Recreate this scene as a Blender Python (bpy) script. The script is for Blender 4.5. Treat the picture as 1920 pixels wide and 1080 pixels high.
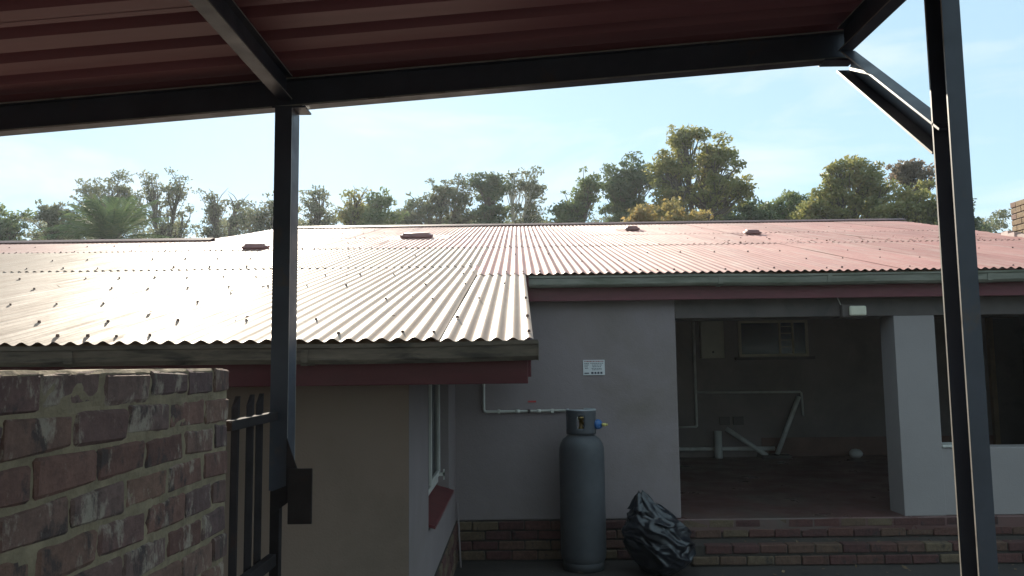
import bpy, bmesh, math, random
import numpy as np
from mathutils import Vector, Matrix, noise

R = math.radians
rng = random.Random(7)
scene = bpy.context.scene
for o in list(bpy.data.objects):
    bpy.data.objects.remove(o)
col = scene.collection

# ------------------------------------------------------------------ camera
# World: eye at the origin, X along the house eaves, Y towards the house, ground at Z = G
G = -1.725
cam_d = bpy.data.cameras.new('camera')
cam_d.sensor_width = 36.0
cam_d.lens = 1495.8 / 1920 * 36.0
cam_d.clip_start = 0.05
cam_d.clip_end = 3000
cam = bpy.data.objects.new('camera', cam_d)
col.objects.link(cam)
p_, y_, r_ = 0.0953, 0.0068, -0.0123
fwd = Vector((-math.sin(y_) * math.cos(p_), math.cos(y_) * math.cos(p_), math.sin(p_)))
right = Vector((math.cos(y_), math.sin(y_), 0))
up = right.cross(fwd)
r2 = right * math.cos(r_) + up * math.sin(r_)
u2 = -right * math.sin(r_) + up * math.cos(r_)
cam.matrix_world = Matrix((r2, u2, -fwd)).transposed().to_4x4()
scene.camera = cam

# ------------------------------------------------------------------ world, sun, exposure
SUN_AZ = R(-15)      # measured from +Y, negative = to the left
SUN_EL = R(25)
world = bpy.data.worlds.new('World')
scene.world = world
world.use_nodes = True
wn = world.node_tree.nodes
wl = world.node_tree.links
wn.clear()
wo = wn.new('ShaderNodeOutputWorld')
bg = wn.new('ShaderNodeBackground')
sky = wn.new('ShaderNodeTexSky')
sky.sky_type = 'NISHITA'
sky.sun_disc = False
sky.sun_elevation = SUN_EL
sky.sun_rotation = SUN_AZ
sky.altitude = 1300
sky.air_density = 1.0
sky.dust_density = 0.4
sky.ozone_density = 2.5
tc = wn.new('ShaderNodeTexCoord')
mp = wn.new('ShaderNodeMapping')
mp.inputs['Scale'].default_value = (1.6, 1.6, 5.5)
mp.inputs['Location'].default_value = (3.1, 0.4, 1.7)
cl = wn.new('ShaderNodeTexNoise')
cl.inputs['Scale'].default_value = 2.2
cl.inputs['Detail'].default_value = 7
cl.inputs['Roughness'].default_value = 0.55
cl.inputs['Distortion'].default_value = 0.35
cr = wn.new('ShaderNodeValToRGB')
cr.color_ramp.elements[0].position = 0.47
cr.color_ramp.elements[1].position = 0.68
cm = wn.new('ShaderNodeMath')
cm.operation = 'MULTIPLY'
cm.inputs[1].default_value = 0.6
mx = wn.new('ShaderNodeMix')
mx.data_type = 'RGBA'
mx.inputs[7].default_value = (6.6, 7.0, 7.3, 1)
wl.new(tc.outputs['Generated'], mp.inputs['Vector'])
wl.new(mp.outputs['Vector'], cl.inputs['Vector'])
wl.new(cl.outputs['Fac'], cr.inputs['Fac'])
wl.new(cr.outputs['Color'], cm.inputs[0])
wl.new(cm.outputs[0], mx.inputs[0])
hz = wn.new('ShaderNodeMix')           # thin even high haze
hz.data_type = 'RGBA'
hz.inputs[0].default_value = 0.62
hz.inputs[7].default_value = (4.5, 6.4, 7.0, 1)
wl.new(sky.outputs['Color'], hz.inputs[6])
wl.new(hz.outputs[2], mx.inputs[6])
wl.new(mx.outputs[2], bg.inputs['Color'])
bg.inputs['Strength'].default_value = 0.082
wl.new(bg.outputs['Background'], wo.inputs['Surface'])

sl = bpy.data.lights.new('sun', 'SUN')
sl.energy = 4.6
sl.angle = R(0.53)
sl.color = (1.0, 0.90, 0.74)
sun = bpy.data.objects.new('sun', sl)
col.objects.link(sun)
sdir = Vector((math.sin(SUN_AZ) * math.cos(SUN_EL), math.cos(SUN_AZ) * math.cos(SUN_EL), math.sin(SUN_EL)))
sun.rotation_euler = (-sdir).to_track_quat('-Z', 'Y').to_euler()
sun.location = (0, 0, 30)

scene.view_settings.view_transform = 'Standard'
scene.view_settings.look = 'None'
scene.view_settings.gamma = 1
scene.view_settings.exposure = 0.95
scene.view_settings.use_curve_mapping = False


# ------------------------------------------------------------------ materials
def mat(name):
    m = bpy.data.materials.new(name)
    m.use_nodes = True
    nt = m.node_tree
    b = nt.nodes['Principled BSDF']
    return m, nt, b


def add(nt, kind, **kw):
    n = nt.nodes.new(kind)
    for k, v in kw.items():
        setattr(n, k, v)
    return n


def vec_in(nt, scale=(1, 1, 1), per_object=False, coord='Object'):
    t = add(nt, 'ShaderNodeTexCoord')
    mpn = add(nt, 'ShaderNodeMapping')
    mpn.inputs['Scale'].default_value = scale
    nt.links.new(t.outputs[coord], mpn.inputs['Vector'])
    if per_object:
        oi = add(nt, 'ShaderNodeObjectInfo')
        mm = add(nt, 'ShaderNodeMath', operation='MULTIPLY')
        mm.inputs[1].default_value = 37.0
        nt.links.new(oi.outputs['Random'], mm.inputs[0])
        nt.links.new(mm.outputs[0], mpn.inputs['Location'])
    return mpn.outputs['Vector']


def tex(nt, v, scale, detail=5, rough=0.6, dist=0.0):
    n = add(nt, 'ShaderNodeTexNoise')
    n.inputs['Scale'].default_value = scale
    n.inputs['Detail'].default_value = detail
    n.inputs['Roughness'].default_value = rough
    n.inputs['Distortion'].default_value = dist
    nt.links.new(v, n.inputs['Vector'])
    return n.outputs['Fac']


def ramp(nt, fac, stops):
    n = add(nt, 'ShaderNodeValToRGB')
    e = n.color_ramp.elements
    while len(e) < len(stops):
        e.new(0.5)
    for i, (p, c) in enumerate(stops):
        e[i].position = p
        e[i].color = (c, c, c, 1) if isinstance(c, (int, float)) else (*c, 1)
    nt.links.new(fac, n.inputs['Fac'])
    return n.outputs['Color']


def mix(nt, fac, a, b, mode='MIX'):
    n = add(nt, 'ShaderNodeMix', data_type='RGBA', blend_type=mode)
    for sock, v in ((n.inputs[0], fac), (n.inputs[6], a), (n.inputs[7], b)):
        if isinstance(v, (int, float)):
            sock.default_value = v
        elif isinstance(v, tuple):
            sock.default_value = (*v, 1)
        else:
            nt.links.new(v, sock)
    return n.outputs[2]


def bump(nt, b, h, strength=0.3, dist=0.01):
    n = add(nt, 'ShaderNodeBump')
    n.inputs['Strength'].default_value = strength
    n.inputs['Distance'].default_value = dist
    nt.links.new(h, n.inputs['Height'])
    nt.links.new(n.outputs['Normal'], b.inputs['Normal'])


def simple(name, c, rough=0.6, var=0.25, scale=6, stain=None, stain_amt=(0.55, 0.7), spec=0.5, metal=0,
           stretch=(1, 1, 1), bmp=0.0, bscale=60, rough_var=0.0, per_object=False, coarse=0.0):
    m, nt, b = mat(name)
    v = vec_in(nt, stretch, per_object)
    f = tex(nt, v, scale)
    lo = tuple(x * (1 - var) for x in c)
    hi = tuple(min(1, x * (1 + var)) for x in c)
    cc = ramp(nt, f, ((0.3, lo), (0.7, hi)))
    if stain:
        f2 = tex(nt, v, scale * 0.7, 8, 0.65, 0.4)
        cc = mix(nt, ramp(nt, f2, ((stain_amt[0], 0.0), (stain_amt[1], 1.0))), cc, stain)
    nt.links.new(cc, b.inputs['Base Color'])
    b.inputs['Roughness'].default_value = rough
    if rough_var:
        nt.links.new(ramp(nt, tex(nt, v, scale * 1.7), ((0.3, max(0, rough - rough_var)), (0.7, min(1, rough + rough_var)))), b.inputs['Roughness'])
    b.inputs['Specular IOR Level'].default_value = spec
    b.inputs['Metallic'].default_value = metal
    if bmp:
        fine = tex(nt, v, bscale, 4)
        if coarse:
            fine = mix(nt, 0.8, fine, tex(nt, v, coarse, 5, 0.55))
            bump(nt, b, fine, bmp * 3.0, 0.02)
        else:
            bump(nt, b, fine, bmp, 0.004)
    return m


M = {}
# painted corrugated sheets: faded red, chalky, dusty streaks, scattered rust and lichen


def sheet_paint(name, lo, hi, dust):
    m, nt, b = mat(name)
    oi = add(nt, 'ShaderNodeObjectInfo')
    v = vec_in(nt, (1, 1, 1), True)
    vs = vec_in(nt, (9, 0.35, 1), True)
    c1 = ramp(nt, tex(nt, v, 1.3, 6, 0.65), ((0.3, lo), (0.7, hi)))
    c1 = mix(nt, 1.0, c1, ramp(nt, oi.outputs['Random'], ((0.0, 0.84), (1.0, 1.12))), 'MULTIPLY')
    streak = ramp(nt, tex(nt, vs, 2.0, 6, 0.7), ((0.48, 0.0), (0.74, 0.7)))
    c2 = mix(nt, streak, c1, dust)
    blot = ramp(nt, tex(nt, v, 2.6, 7, 0.7), ((0.56, 0.0), (0.72, 0.45)))
    c2 = mix(nt, blot, c2, tuple(x * 0.62 for x in lo))
    spots = ramp(nt, tex(nt, v, 11, 8, 0.75), ((0.64, 0.0), (0.72, 0.75)))
    c3 = mix(nt, spots, c2, (0.15, 0.08, 0.06))
    nt.links.new(c3, b.inputs['Base Color'])
    nt.links.new(ramp(nt, tex(nt, vs, 3.1, 5), ((0.3, 0.50), (0.7, 0.72))), b.inputs['Roughness'])
    b.inputs['Specular IOR Level'].default_value = 0.34
    bump(nt, b, tex(nt, v, 14, 4), 0.2, 0.004)
    return m


M['roof'] = sheet_paint('roof_paint', (0.36, 0.155, 0.14), (0.46, 0.22, 0.195), (0.50, 0.375, 0.32))
M['roof_tan'] = sheet_paint('roof_paint_tan', (0.33, 0.21, 0.155), (0.40, 0.27, 0.205), (0.44, 0.35, 0.27))  # tanner, less red variant for the wing sheets and those just above

M['roof_dark'] = simple('ridge_paint', (0.10, 0.028, 0.030), 0.55, 0.3, 3)
M['vent'] = simple('vent_paint', (0.18, 0.07, 0.065), 0.5, 0.3, 5)
M['flash'] = simple('flashing_membrane', (0.55, 0.42, 0.38), 0.55, 0.25, 7)
M['screw'] = simple('screw_head', (0.16, 0.09, 0.07), 0.5, 0.3, 20)
M['fascia'] = simple('fascia_paint', (0.16, 0.033, 0.042), 0.55, 0.18, 4, stain=(0.11, 0.035, 0.038), stain_amt=(0.6, 0.75), stretch=(1, 1, 3))
M['gutter'] = simple('gutter_metal', (0.24, 0.20, 0.155), 0.5, 0.25, 4, stain=(0.07, 0.062, 0.05), stain_amt=(0.47, 0.66), stretch=(1.2, 1, 7), rough_var=0.12)
M['gutter_green'] = simple('gutter_mildew', (0.19, 0.185, 0.145), 0.55, 0.3, 3, stain=(0.09, 0.10, 0.06), stain_amt=(0.45, 0.68), stretch=(1.0, 1, 6), rough_var=0.12)
M['plaster'] = simple('plaster_paint', (0.272, 0.222, 0.222), 0.75, 0.10, 1.1, stain=(0.205, 0.165, 0.145), stain_amt=(0.48, 0.75), bmp=0.18, bscale=90, coarse=3.5)
M['plaster_tan'] = simple('plaster_tan', (0.33, 0.24, 0.19), 0.75, 0.08, 1.2, stain=(0.22, 0.17, 0.13), stain_amt=(0.5, 0.8), bmp=0.18, bscale=90, coarse=3.5)
M['plaster_white'] = simple('plaster_white', (0.31, 0.275, 0.268), 0.72, 0.06, 2.0, stain=(0.25, 0.245, 0.23), stain_amt=(0.55, 0.85), bmp=0.15, bscale=80, coarse=3.0)
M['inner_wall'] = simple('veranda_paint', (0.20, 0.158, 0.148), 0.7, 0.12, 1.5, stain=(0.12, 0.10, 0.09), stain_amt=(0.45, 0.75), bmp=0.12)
M['dado'] = simple('dado_paint', (0.14, 0.07, 0.05), 0.6, 0.3, 2.5, stain=(0.09, 0.07, 0.055))
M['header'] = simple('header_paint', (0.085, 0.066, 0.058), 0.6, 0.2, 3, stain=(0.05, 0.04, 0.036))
M['ceiling'] = simple('veranda_ceiling', (0.25, 0.24, 0.23), 0.7, 0.1, 2)
M['stoep'] = simple('stoep_polish', (0.13, 0.065, 0.06), 0.38, 0.3, 1.6, stain=(0.12, 0.10, 0.085), stain_amt=(0.5, 0.72), rough_var=0.15)
M['mortar'] = simple('mortar', (0.30, 0.235, 0.15), 0.9, 0.3, 14, stain=(0.23, 0.175, 0.115), stain_amt=(0.5, 0.7), bmp=0.7, bscale=120)
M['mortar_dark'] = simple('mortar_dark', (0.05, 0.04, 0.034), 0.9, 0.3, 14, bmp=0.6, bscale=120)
M['steel'] = simple('steel_paint', (0.07, 0.076, 0.098), 0.46, 0.18, 5, stain=(0.13, 0.09, 0.065), stain_amt=(0.60, 0.74), rough_var=0.1, spec=0.5, bmp=0.06, bscale=70)
M['steel_edge'] = simple('worn_steel_edge', (0.34, 0.32, 0.29), 0.42, 0.25, 10, stain=(0.14, 0.12, 0.10), stain_amt=(0.58, 0.72))
M['steel_rust'] = simple('steel_red_oxide', (0.035, 0.028, 0.028), 0.85, 0.3, 8, stain=(0.06, 0.03, 0.022), stain_amt=(0.58, 0.75), spec=0.15)
M['carport'] = simple('carport_sheet', (0.35, 0.135, 0.145), 0.5, 0.16, 2, stain=(0.29, 0.11, 0.115), stretch=(0.3, 3, 1), stain_amt=(0.5, 0.8))
M['ground'] = None
M['cylinder'] = simple('cylinder_paint', (0.075, 0.077, 0.085), 0.62, 0.14, 5, stain=(0.05, 0.05, 0.055), stain_amt=(0.56, 0.72), rough_var=0.1, bmp=0.06)
M['cylinder_light'] = simple('cylinder_rim', (0.42, 0.44, 0.46), 0.4, 0.15, 8)
M['blue'] = simple('blue_plastic', (0.03, 0.13, 0.36), 0.4, 0.15, 8)
M['yellow'] = simple('yellow_fitting', (0.62, 0.52, 0.16), 0.4, 0.15, 8)
M['brass'] = simple('brass_valve', (0.35, 0.24, 0.09), 0.35, 0.2, 10, metal=0.9)
M['pvc'] = simple('pvc_white', (0.62, 0.61, 0.57), 0.4, 0.12, 6, stain=(0.42, 0.39, 0.33), stain_amt=(0.55, 0.75))
M['copper'] = simple('painted_gas_pipe', (0.60, 0.58, 0.52), 0.45, 0.14, 6)
M['red_tag'] = simple('red_tag', (0.50, 0.05, 0.05), 0.5, 0.1, 8)
M['paper'] = simple('notice_board', (0.74, 0.74, 0.74), 0.5, 0.05, 8)
M['ink'] = simple('notice_ink', (0.07, 0.07, 0.09), 0.6, 0.1, 8)
M['ink_red'] = simple('notice_ink_red', (0.34, 0.08, 0.09), 0.6, 0.1, 8)
M['frame'] = simple('window_frame', (0.60, 0.58, 0.53), 0.45, 0.12, 8)
M['frame_yellow'] = simple('steel_window_frame', (0.46, 0.40, 0.27), 0.5, 0.15, 8)
M['sill'] = simple('quarry_sill', (0.15, 0.03, 0.033), 0.45, 0.2, 6)
M['box'] = simple('box_enamel', (0.48, 0.45, 0.33), 0.45, 0.1, 4)
M['lamp'] = simple('lamp_glass', (0.70, 0.66, 0.52), 0.25, 0.08, 12)
M['timber'] = simple('timber', (0.20, 0.13, 0.08), 0.8, 0.3, 4)
M['bark'] = simple('bark', (0.13, 0.105, 0.085), 0.9, 0.35, 9)
M['bark_white'] = simple('bark_white', (0.55, 0.52, 0.47), 0.8, 0.2, 6)

m, nt, b = mat('glass_pane')
b.inputs['Base Color'].default_value = (0.025, 0.028, 0.045, 1)
b.inputs['Roughness'].default_value = 0.12
b.inputs['Specular IOR Level'].default_value = 0.22
M['glass'] = m

# black refuse bag plastic
m, nt, b = mat('bag_plastic')
v = vec_in(nt)
nt.links.new(ramp(nt, tex(nt, v, 4), ((0.3, (0.010, 0.011, 0.015)), (0.7, (0.022, 0.024, 0.032)))), b.inputs['Base Color'])
b.inputs['Roughness'].default_value = 0.3
b.inputs['Specular IOR Level'].default_value = 0.75
fo1 = add(nt, 'ShaderNodeMath', operation='SUBTRACT')
fo1.inputs[1].default_value = 0.5
nt.links.new(tex(nt, vec_in(nt, (1, 1, 2.4)), 2.6, 2, 0.4, 0.9), fo1.inputs[0])
fo2 = add(nt, 'ShaderNodeMath', operation='ABSOLUTE')
nt.links.new(fo1.outputs[0], fo2.inputs[0])
bump(nt, b, fo2.outputs[0], 0.8, 0.085)
M['bag'] = m


def brick_mat(name, stops, pale, dark, pale_at=(0.55, 0.66), dark_at=(0.56, 0.68)):
    m, nt, b = mat(name)
    oi = add(nt, 'ShaderNodeObjectInfo')
    v = vec_in(nt, (1, 1, 1), True)
    vv = vec_in(nt, (1, 1, 0.6), True)
    base = ramp(nt, oi.outputs['Random'], stops)
    base = mix(nt, 1.0, base, ramp(nt, tex(nt, v, 24, 6, 0.7), ((0.25, 0.62), (0.75, 1.35))), 'MULTIPLY')
    d = ramp(nt, tex(nt, vv, 10, 8, 0.72, 0.2), ((dark_at[0], 0.0), (dark_at[1], 0.85)))
    c = mix(nt, d, base, dark)
    vp = add(nt, 'ShaderNodeVectorMath', operation='ADD')
    vp.inputs[1].default_value = (5.2, 11.1, 3.3)
    nt.links.new(vv, vp.inputs[0])
    pl = ramp(nt, tex(nt, vp.outputs[0], 8, 9, 0.72, 0.15), ((pale_at[0], 0.0), (pale_at[1], 0.8)))
    c = mix(nt, pl, c, pale)
    nt.links.new(c, b.inputs['Base Color'])
    b.inputs['Roughness'].default_value = 0.85
    bump(nt, b, tex(nt, v, 42, 8, 0.75), 0.9, 0.010)
    return m


M['brick'] = brick_mat('weathered_brick', ((0.0, (0.16, 0.078, 0.064)), (0.25, (0.26, 0.135, 0.105)), (0.5, (0.16, 0.098, 0.095)), (0.75, (0.28, 0.155, 0.11)), (1.0, (0.20, 0.13, 0.12))),
                       (0.50, 0.415, 0.325), (0.075, 0.058, 0.055), (0.545, 0.615), (0.525, 0.60))
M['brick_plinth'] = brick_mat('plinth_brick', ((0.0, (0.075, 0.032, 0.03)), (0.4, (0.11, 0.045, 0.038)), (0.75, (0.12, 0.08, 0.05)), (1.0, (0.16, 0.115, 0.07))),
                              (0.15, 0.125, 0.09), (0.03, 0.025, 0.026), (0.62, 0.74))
M['brick_tan'] = brick_mat('chimney_brick', ((0.0, (0.26, 0.175, 0.10)), (0.5, (0.34, 0.24, 0.14)), (1.0, (0.30, 0.19, 0.15))),
                           (0.42, 0.35, 0.25), (0.13, 0.10, 0.09), (0.60, 0.74))

m, nt, b = mat('yard_ground')
v = vec_in(nt)
g1 = ramp(nt, tex(nt, v, 0.9, 8, 0.65), ((0.3, (0.035, 0.028, 0.026)), (0.7, (0.06, 0.048, 0.043))))
g2 = mix(nt, ramp(nt, tex(nt, v, 5, 8, 0.7), ((0.55, 0.0), (0.68, 0.8))), g1, (0.022, 0.018, 0.017))
nt.links.new(g2, b.inputs['Base Color'])
b.inputs['Roughness'].default_value = 0.85
bump(nt, b, tex(nt, v, 40, 6), 0.5, 0.01)
M['ground'] = m


def leaf_mat(name, stops, trans=0.58):
    m = bpy.data.materials.new(name)
    m.use_nodes = True
    nt = m.node_tree
    nt.nodes.clear()
    out = add(nt, 'ShaderNodeOutputMaterial')
    g = add(nt, 'ShaderNodeNewGeometry')
    v = vec_in(nt)
    big = tex(nt, v, 1.1, 4, 0.6)
    mth = add(nt, 'ShaderNodeMath', operation='MULTIPLY_ADD')
    mth.inputs[1].default_value = 0.45
    nt.links.new(g.outputs['Random Per Island'], mth.inputs[0])
    m2 = add(nt, 'ShaderNodeMath', operation='MULTIPLY_ADD')
    m2.inputs[1].default_value = 1.5
    m2.inputs[2].default_value = -0.48
    nt.links.new(big, m2.inputs[0])
    nt.links.new(m2.outputs[0], mth.inputs[2])
    c = ramp(nt, mth.outputs[0], stops)
    d = add(nt, 'ShaderNodeBsdfDiffuse')
    t = add(nt, 'ShaderNodeBsdfTranslucent')
    gl = add(nt, 'ShaderNodeBsdfGlossy')
    gl.inputs['Roughness'].default_value = 0.45
    s1 = add(nt, 'ShaderNodeMixShader')
    s1.inputs[0].default_value = trans
    s2 = add(nt, 'ShaderNodeMixShader')
    s2.inputs[0].default_value = 0.05
    nt.links.new(c, d.inputs['Color'])
    nt.links.new(c, t.inputs['Color'])
    nt.links.new(d.outputs[0], s1.inputs[1])
    nt.links.new(t.outputs[0], s1.inputs[2])
    nt.links.new(s1.outputs[0], s2.inputs[1])
    nt.links.new(gl.outputs[0], s2.inputs[2])
    nt.links.new(s2.outputs[0], out.inputs['Surface'])
    return m


LEAF = {
    'grey': leaf_mat('leaf_grey_green', ((0.0, (0.10, 0.125, 0.075)), (0.5, (0.165, 0.18, 0.10)), (1.0, (0.27, 0.245, 0.14)))),
    'green': leaf_mat('leaf_green', ((0.0, (0.08, 0.12, 0.05)), (0.5, (0.145, 0.195, 0.075)), (1.0, (0.25, 0.26, 0.105)))),
    'dark': leaf_mat('leaf_dark_green', ((0.0, (0.07, 0.10, 0.06)), (0.5, (0.115, 0.155, 0.07)), (1.0, (0.20, 0.225, 0.09))), 0.5),
    'yellow': leaf_mat('leaf_yellow_green', ((0.0, (0.13, 0.155, 0.055)), (0.5, (0.27, 0.27, 0.085)), (1.0, (0.46, 0.36, 0.13)))),
    'orange': leaf_mat('leaf_orange', ((0.0, (0.17, 0.17, 0.065)), (0.5, (0.31, 0.245, 0.085)), (1.0, (0.48, 0.28, 0.11)))),
    'rust': leaf_mat('leaf_rust', ((0.0, (0.12, 0.12, 0.07)), (0.5, (0.19, 0.145, 0.095)), (1.0, (0.29, 0.185, 0.12)))),
    'palm': leaf_mat('leaf_palm', ((0.0, (0.05, 0.09, 0.04)), (0.5, (0.11, 0.165, 0.065)), (1.0, (0.22, 0.25, 0.09))), 0.5),
}


# ------------------------------------------------------------------ helpers
class MB:
    def __init__(s):
        s.v = []
        s.f = []

    def add(s, vs, fs):
        n = len(s.v)
        s.v += [tuple(x) for x in vs]
        s.f += [tuple(i + n for i in q) for q in fs]
        return s

    def box(s, x0, x1, y0, y1, z0, z1):
        return s.add([(x, y, z) for z in (z0, z1) for y in (y0, y1) for x in (x0, x1)],
                     [(0, 2, 3, 1), (4, 5, 7, 6), (0, 1, 5, 4), (2, 6, 7, 3), (0, 4, 6, 2), (1, 3, 7, 5)])

    def prism(s, prof, a, b, ux, uy):
        """closed profile of (p, q) points in axes ux, uy swept from a to b"""
        a, b, ux, uy = Vector(a), Vector(b), Vector(ux), Vector(uy)
        n = len(prof)
        vs = [a + ux * p + uy * q for p, q in prof] + [b + ux * p + uy * q for p, q in prof]
        fs = [(i, (i + 1) % n, n + (i + 1) % n, n + i) for i in range(n)]
        fs += [tuple(range(n))[::-1], tuple(range(n, 2 * n))]
        return s.add(vs, fs)

    def ibeam(s, a, b, depth, width, h=0.10, w=0.055, tf=0.006, tw=0.005, channel=False):
        """I section; 'depth' is the web direction, 'width' the flange direction"""
        H, W, T = h / 2, w / 2, tw / 2
        prof = [(-H, -W), (-H + tf, -W), (-H + tf, -T), (H - tf, -T), (H - tf, -W), (H, -W),
                (H, W), (H - tf, W), (H - tf, T), (-H + tf, T), (-H + tf, W), (-H, W)]
        if channel:      # web along the far flange ends instead of the middle
            prof = [(p, (W - tw if abs(q) == T and q < 0 else W - 0.0004 if abs(q) == T else q)) for p, q in prof]
        a, b = Vector(a), Vector(b)
        d = Vector(depth).normalized()
        wv = Vector(width).normalized()
        n = len(prof)
        vs = [a + d * p + wv * q for p, q in prof] + [b + d * p + wv * q for p, q in prof]
        fs = [(i, (i + 1) % n, n + (i + 1) % n, n + i) for i in range(n)]
        for o in (0, n):
            fs += [(o, o + 1, o + 10, o + 11), (o + 1, o + 2, o + 9, o + 10)]
            fs += [(o + 2, o + 3, o + 8, o + 9), (o + 3, o + 4, o + 7, o + 8), (o + 4, o + 5, o + 6, o + 7)]
        s.edge = getattr(s, 'edge', 0) or 1
        return s.add(vs, fs)

    def tube(s, pts, r, n=8, cap=True):
        pts = [Vector(p) for p in pts]
        rs = r if isinstance(r, (list, tuple)) else [r] * len(pts)
        t0 = (pts[1] - pts[0]).normalized()
        ref = Vector((0, 0, 1)) if abs(t0.z) < 0.9 else Vector((1, 0, 0))
        vs = []
        for i, p in enumerate(pts):
            t = (pts[min(i + 1, len(pts) - 1)] - pts[max(i - 1, 0)]).normalized()
            a = t.cross(ref)
            if a.length < 1e-4:
                a = t.cross(Vector((0, 1, 0)))
            a.normalize()
            b = t.cross(a)
            for k in range(n):
                an = 2 * math.pi * k / n
                vs.append(p + a * (rs[i] * math.cos(an)) + b * (rs[i] * math.sin(an)))
        fs = []
        for i in range(len(pts) - 1):
            for k in range(n):
                fs.append((i * n + k, i * n + (k + 1) % n, (i + 1) * n + (k + 1) % n, (i + 1) * n + k))
        if cap:
            fs += [tuple(range(n))[::-1], tuple(range((len(pts) - 1) * n, len(pts) * n))]
        return s.add(vs, fs)

    def lathe(s, prof, c=(0, 0, 0), n=32):
        vs, fs = [], []
        for r, z in prof:
            for k in range(n):
                a = 2 * math.pi * k / n
                vs.append((c[0] + r * math.cos(a), c[1] + r * math.sin(a), c[2] + z))
        for i in range(len(prof) - 1):
            for k in range(n):
                fs.append((i * n + k, i * n + (k + 1) % n, (i + 1) * n + (k + 1) % n, (i + 1) * n + k))
        return s.add(vs, fs)

    def mesh(s, name, smooth=False):
        me = bpy.data.meshes.new(name)
        me.from_pydata(s.v, [], s.f)
        me.update()
        bm = bmesh.new()
        bm.from_mesh(me)
        bmesh.ops.recalc_face_normals(bm, faces=bm.faces)
        bm.to_mesh(me)
        bm.free()
        if smooth:
            for p in me.polygons:
                p.use_smooth = True
        return me

    def build(s, name, material, parent=None, smooth=False, bevel=0.0):
        o = link(name, s.mesh(name, smooth), material, parent)
        if bevel:
            bv = o.modifiers.new('bevel', 'BEVEL')
            bv.width = bevel
            bv.segments = 2
            bv.limit_method = 'ANGLE'
        return o


def link(name, me, material=None, parent=None):
    if material is not None and not me.materials:
        me.materials.append(material)
    o = bpy.data.objects.new(name, me)
    col.objects.link(o)
    if parent is not None:
        o.parent = parent
    return o


def empty(name, loc, label=None, cat=None, group=None):
    o = bpy.data.objects.new(name, None)
    o.empty_display_size = 0.2
    o.location = loc
    col.objects.link(o)
    if label:
        tag(o, label, cat, group)
    return o


def tag(o, label=None, cat=None, group=None, kind=None):
    for k, v in (('label', label), ('category', cat), ('group', group), ('kind', kind)):
        if v:
            o[k] = v
    return o


def box(name, dims, material, parent=None, bevel=0.0):
    return MB().box(*dims).build(name, material, parent, bevel=bevel)


# ------------------------------------------------------------------ ground
gm = MB()
N = 24
xs = [-900, -300, -100, -40, -15] + [-8 + i for i in range(21)] + [18, 40, 100, 300, 900]
ys = [-900, -300, -100, -30, -8] + [-4 + i * 0.8 for i in range(16)] + [12, 30, 60, 120, 300, 900]
vs = [(x, y, G + (0.012 * noise.noise(Vector((x * 0.9, y * 0.9, 0))) if abs(x) < 14 and -5 < y < 8 else 0)) for y in ys for x in xs]
fs = [(j * len(xs) + i, j * len(xs) + i + 1, (j + 1) * len(xs) + i + 1, (j + 1) * len(xs) + i) for j in range(len(ys) - 1) for i in range(len(xs) - 1)]
tag(gm.add(vs, fs).build('ground', M['ground'], smooth=True), kind='structure')

# ------------------------------------------------------------------ house
Y1, Z1 = 3.697, 0.128        # wing eave (sheet crest)
Y2, Z2 = 7.085, 0.806        # main eave
Y3, Z3 = 16.43, 2.87         # main ridge
S1 = (Z2 - Z1) / (Y2 - Y1)
S2 = (Z3 - Z2) / (Y3 - Y2)
XR = 0.0723                  # right verge of the wing roof
XS = -0.575                  # side wall of the wing
YB = 7.25                    # court wall
YV = 11.8                    # back wall of the veranda
FL = -1.38                   # veranda floor
YL = 12.55                   # ridge of the lower part on the left
ZL = Z2 + S2 * (YL - Y2)
CH = (7.0, 7.72, 10.42, 11.2)


def zroof(y):
    return Z2 + S2 * (y - Y2) if y > Y2 else Z1 + S1 * (y - Y1)


house = empty('house', (0, YB, G), 'low single-storey house with faded red corrugated iron roof and open veranda', 'house')


def H(o):
    """parent to the house, keeping world coordinates"""
    o.parent = house
    o.location = o.location - Vector(house.location)
    return o


def hpart(name, mb, material, bevel=0.0, smooth=False):
    return H(mb.build(name, material, None, smooth, bevel))


def sub(o, parent):
    o.parent = parent
    return o


# walls --------------------------------------------------------------
# wing: front wall, side wall with window opening
WY0, WY1, WZ0, WZ1 = 5.1, 6.56, -0.97, 0.12
w = MB().box(-8.6, XS, 4.2, 4.42, G - 0.05, zroof(4.2) - 0.05)
hpart('wall', w, M['plaster_tan'])
w = MB()
T = 0.22
w.box(XS - T, XS + 0.001, 4.201, WY0, G - 0.05, 0.10)
w.box(XS - T, XS + 0.001, WY1, YB + 0.2, G - 0.05, 0.10)
w.box(XS - T, XS + 0.001, WY0, WY1, G - 0.05, WZ0 - 0.06)
w.box(XS - T, XS, 4.5, YB, 0.10, 0.22)
hpart('wall', w, M['plaster'])
# court wall beside the cylinder
hpart('wall', MB().box(XS - 0.01, 1.43, YB, YB + 0.22, FL, 0.80), M['plaster'], bevel=0.012)
# veranda walls
w = MB()
w.box(1.2, 9.4, YV, YV + 0.2, G - 0.05, 1.72)
w.box(1.19, 1.42, YB + 0.221, YV, G - 0.05, 0.80)
w.box(9.2, 9.42, YB, YV, G - 0.05, 1.0)
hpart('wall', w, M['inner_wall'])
hpart('ceiling', MB().box(1.42, 9.2, YB + 0.25, YV, 0.60, 0.64), M['ceiling'])
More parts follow.
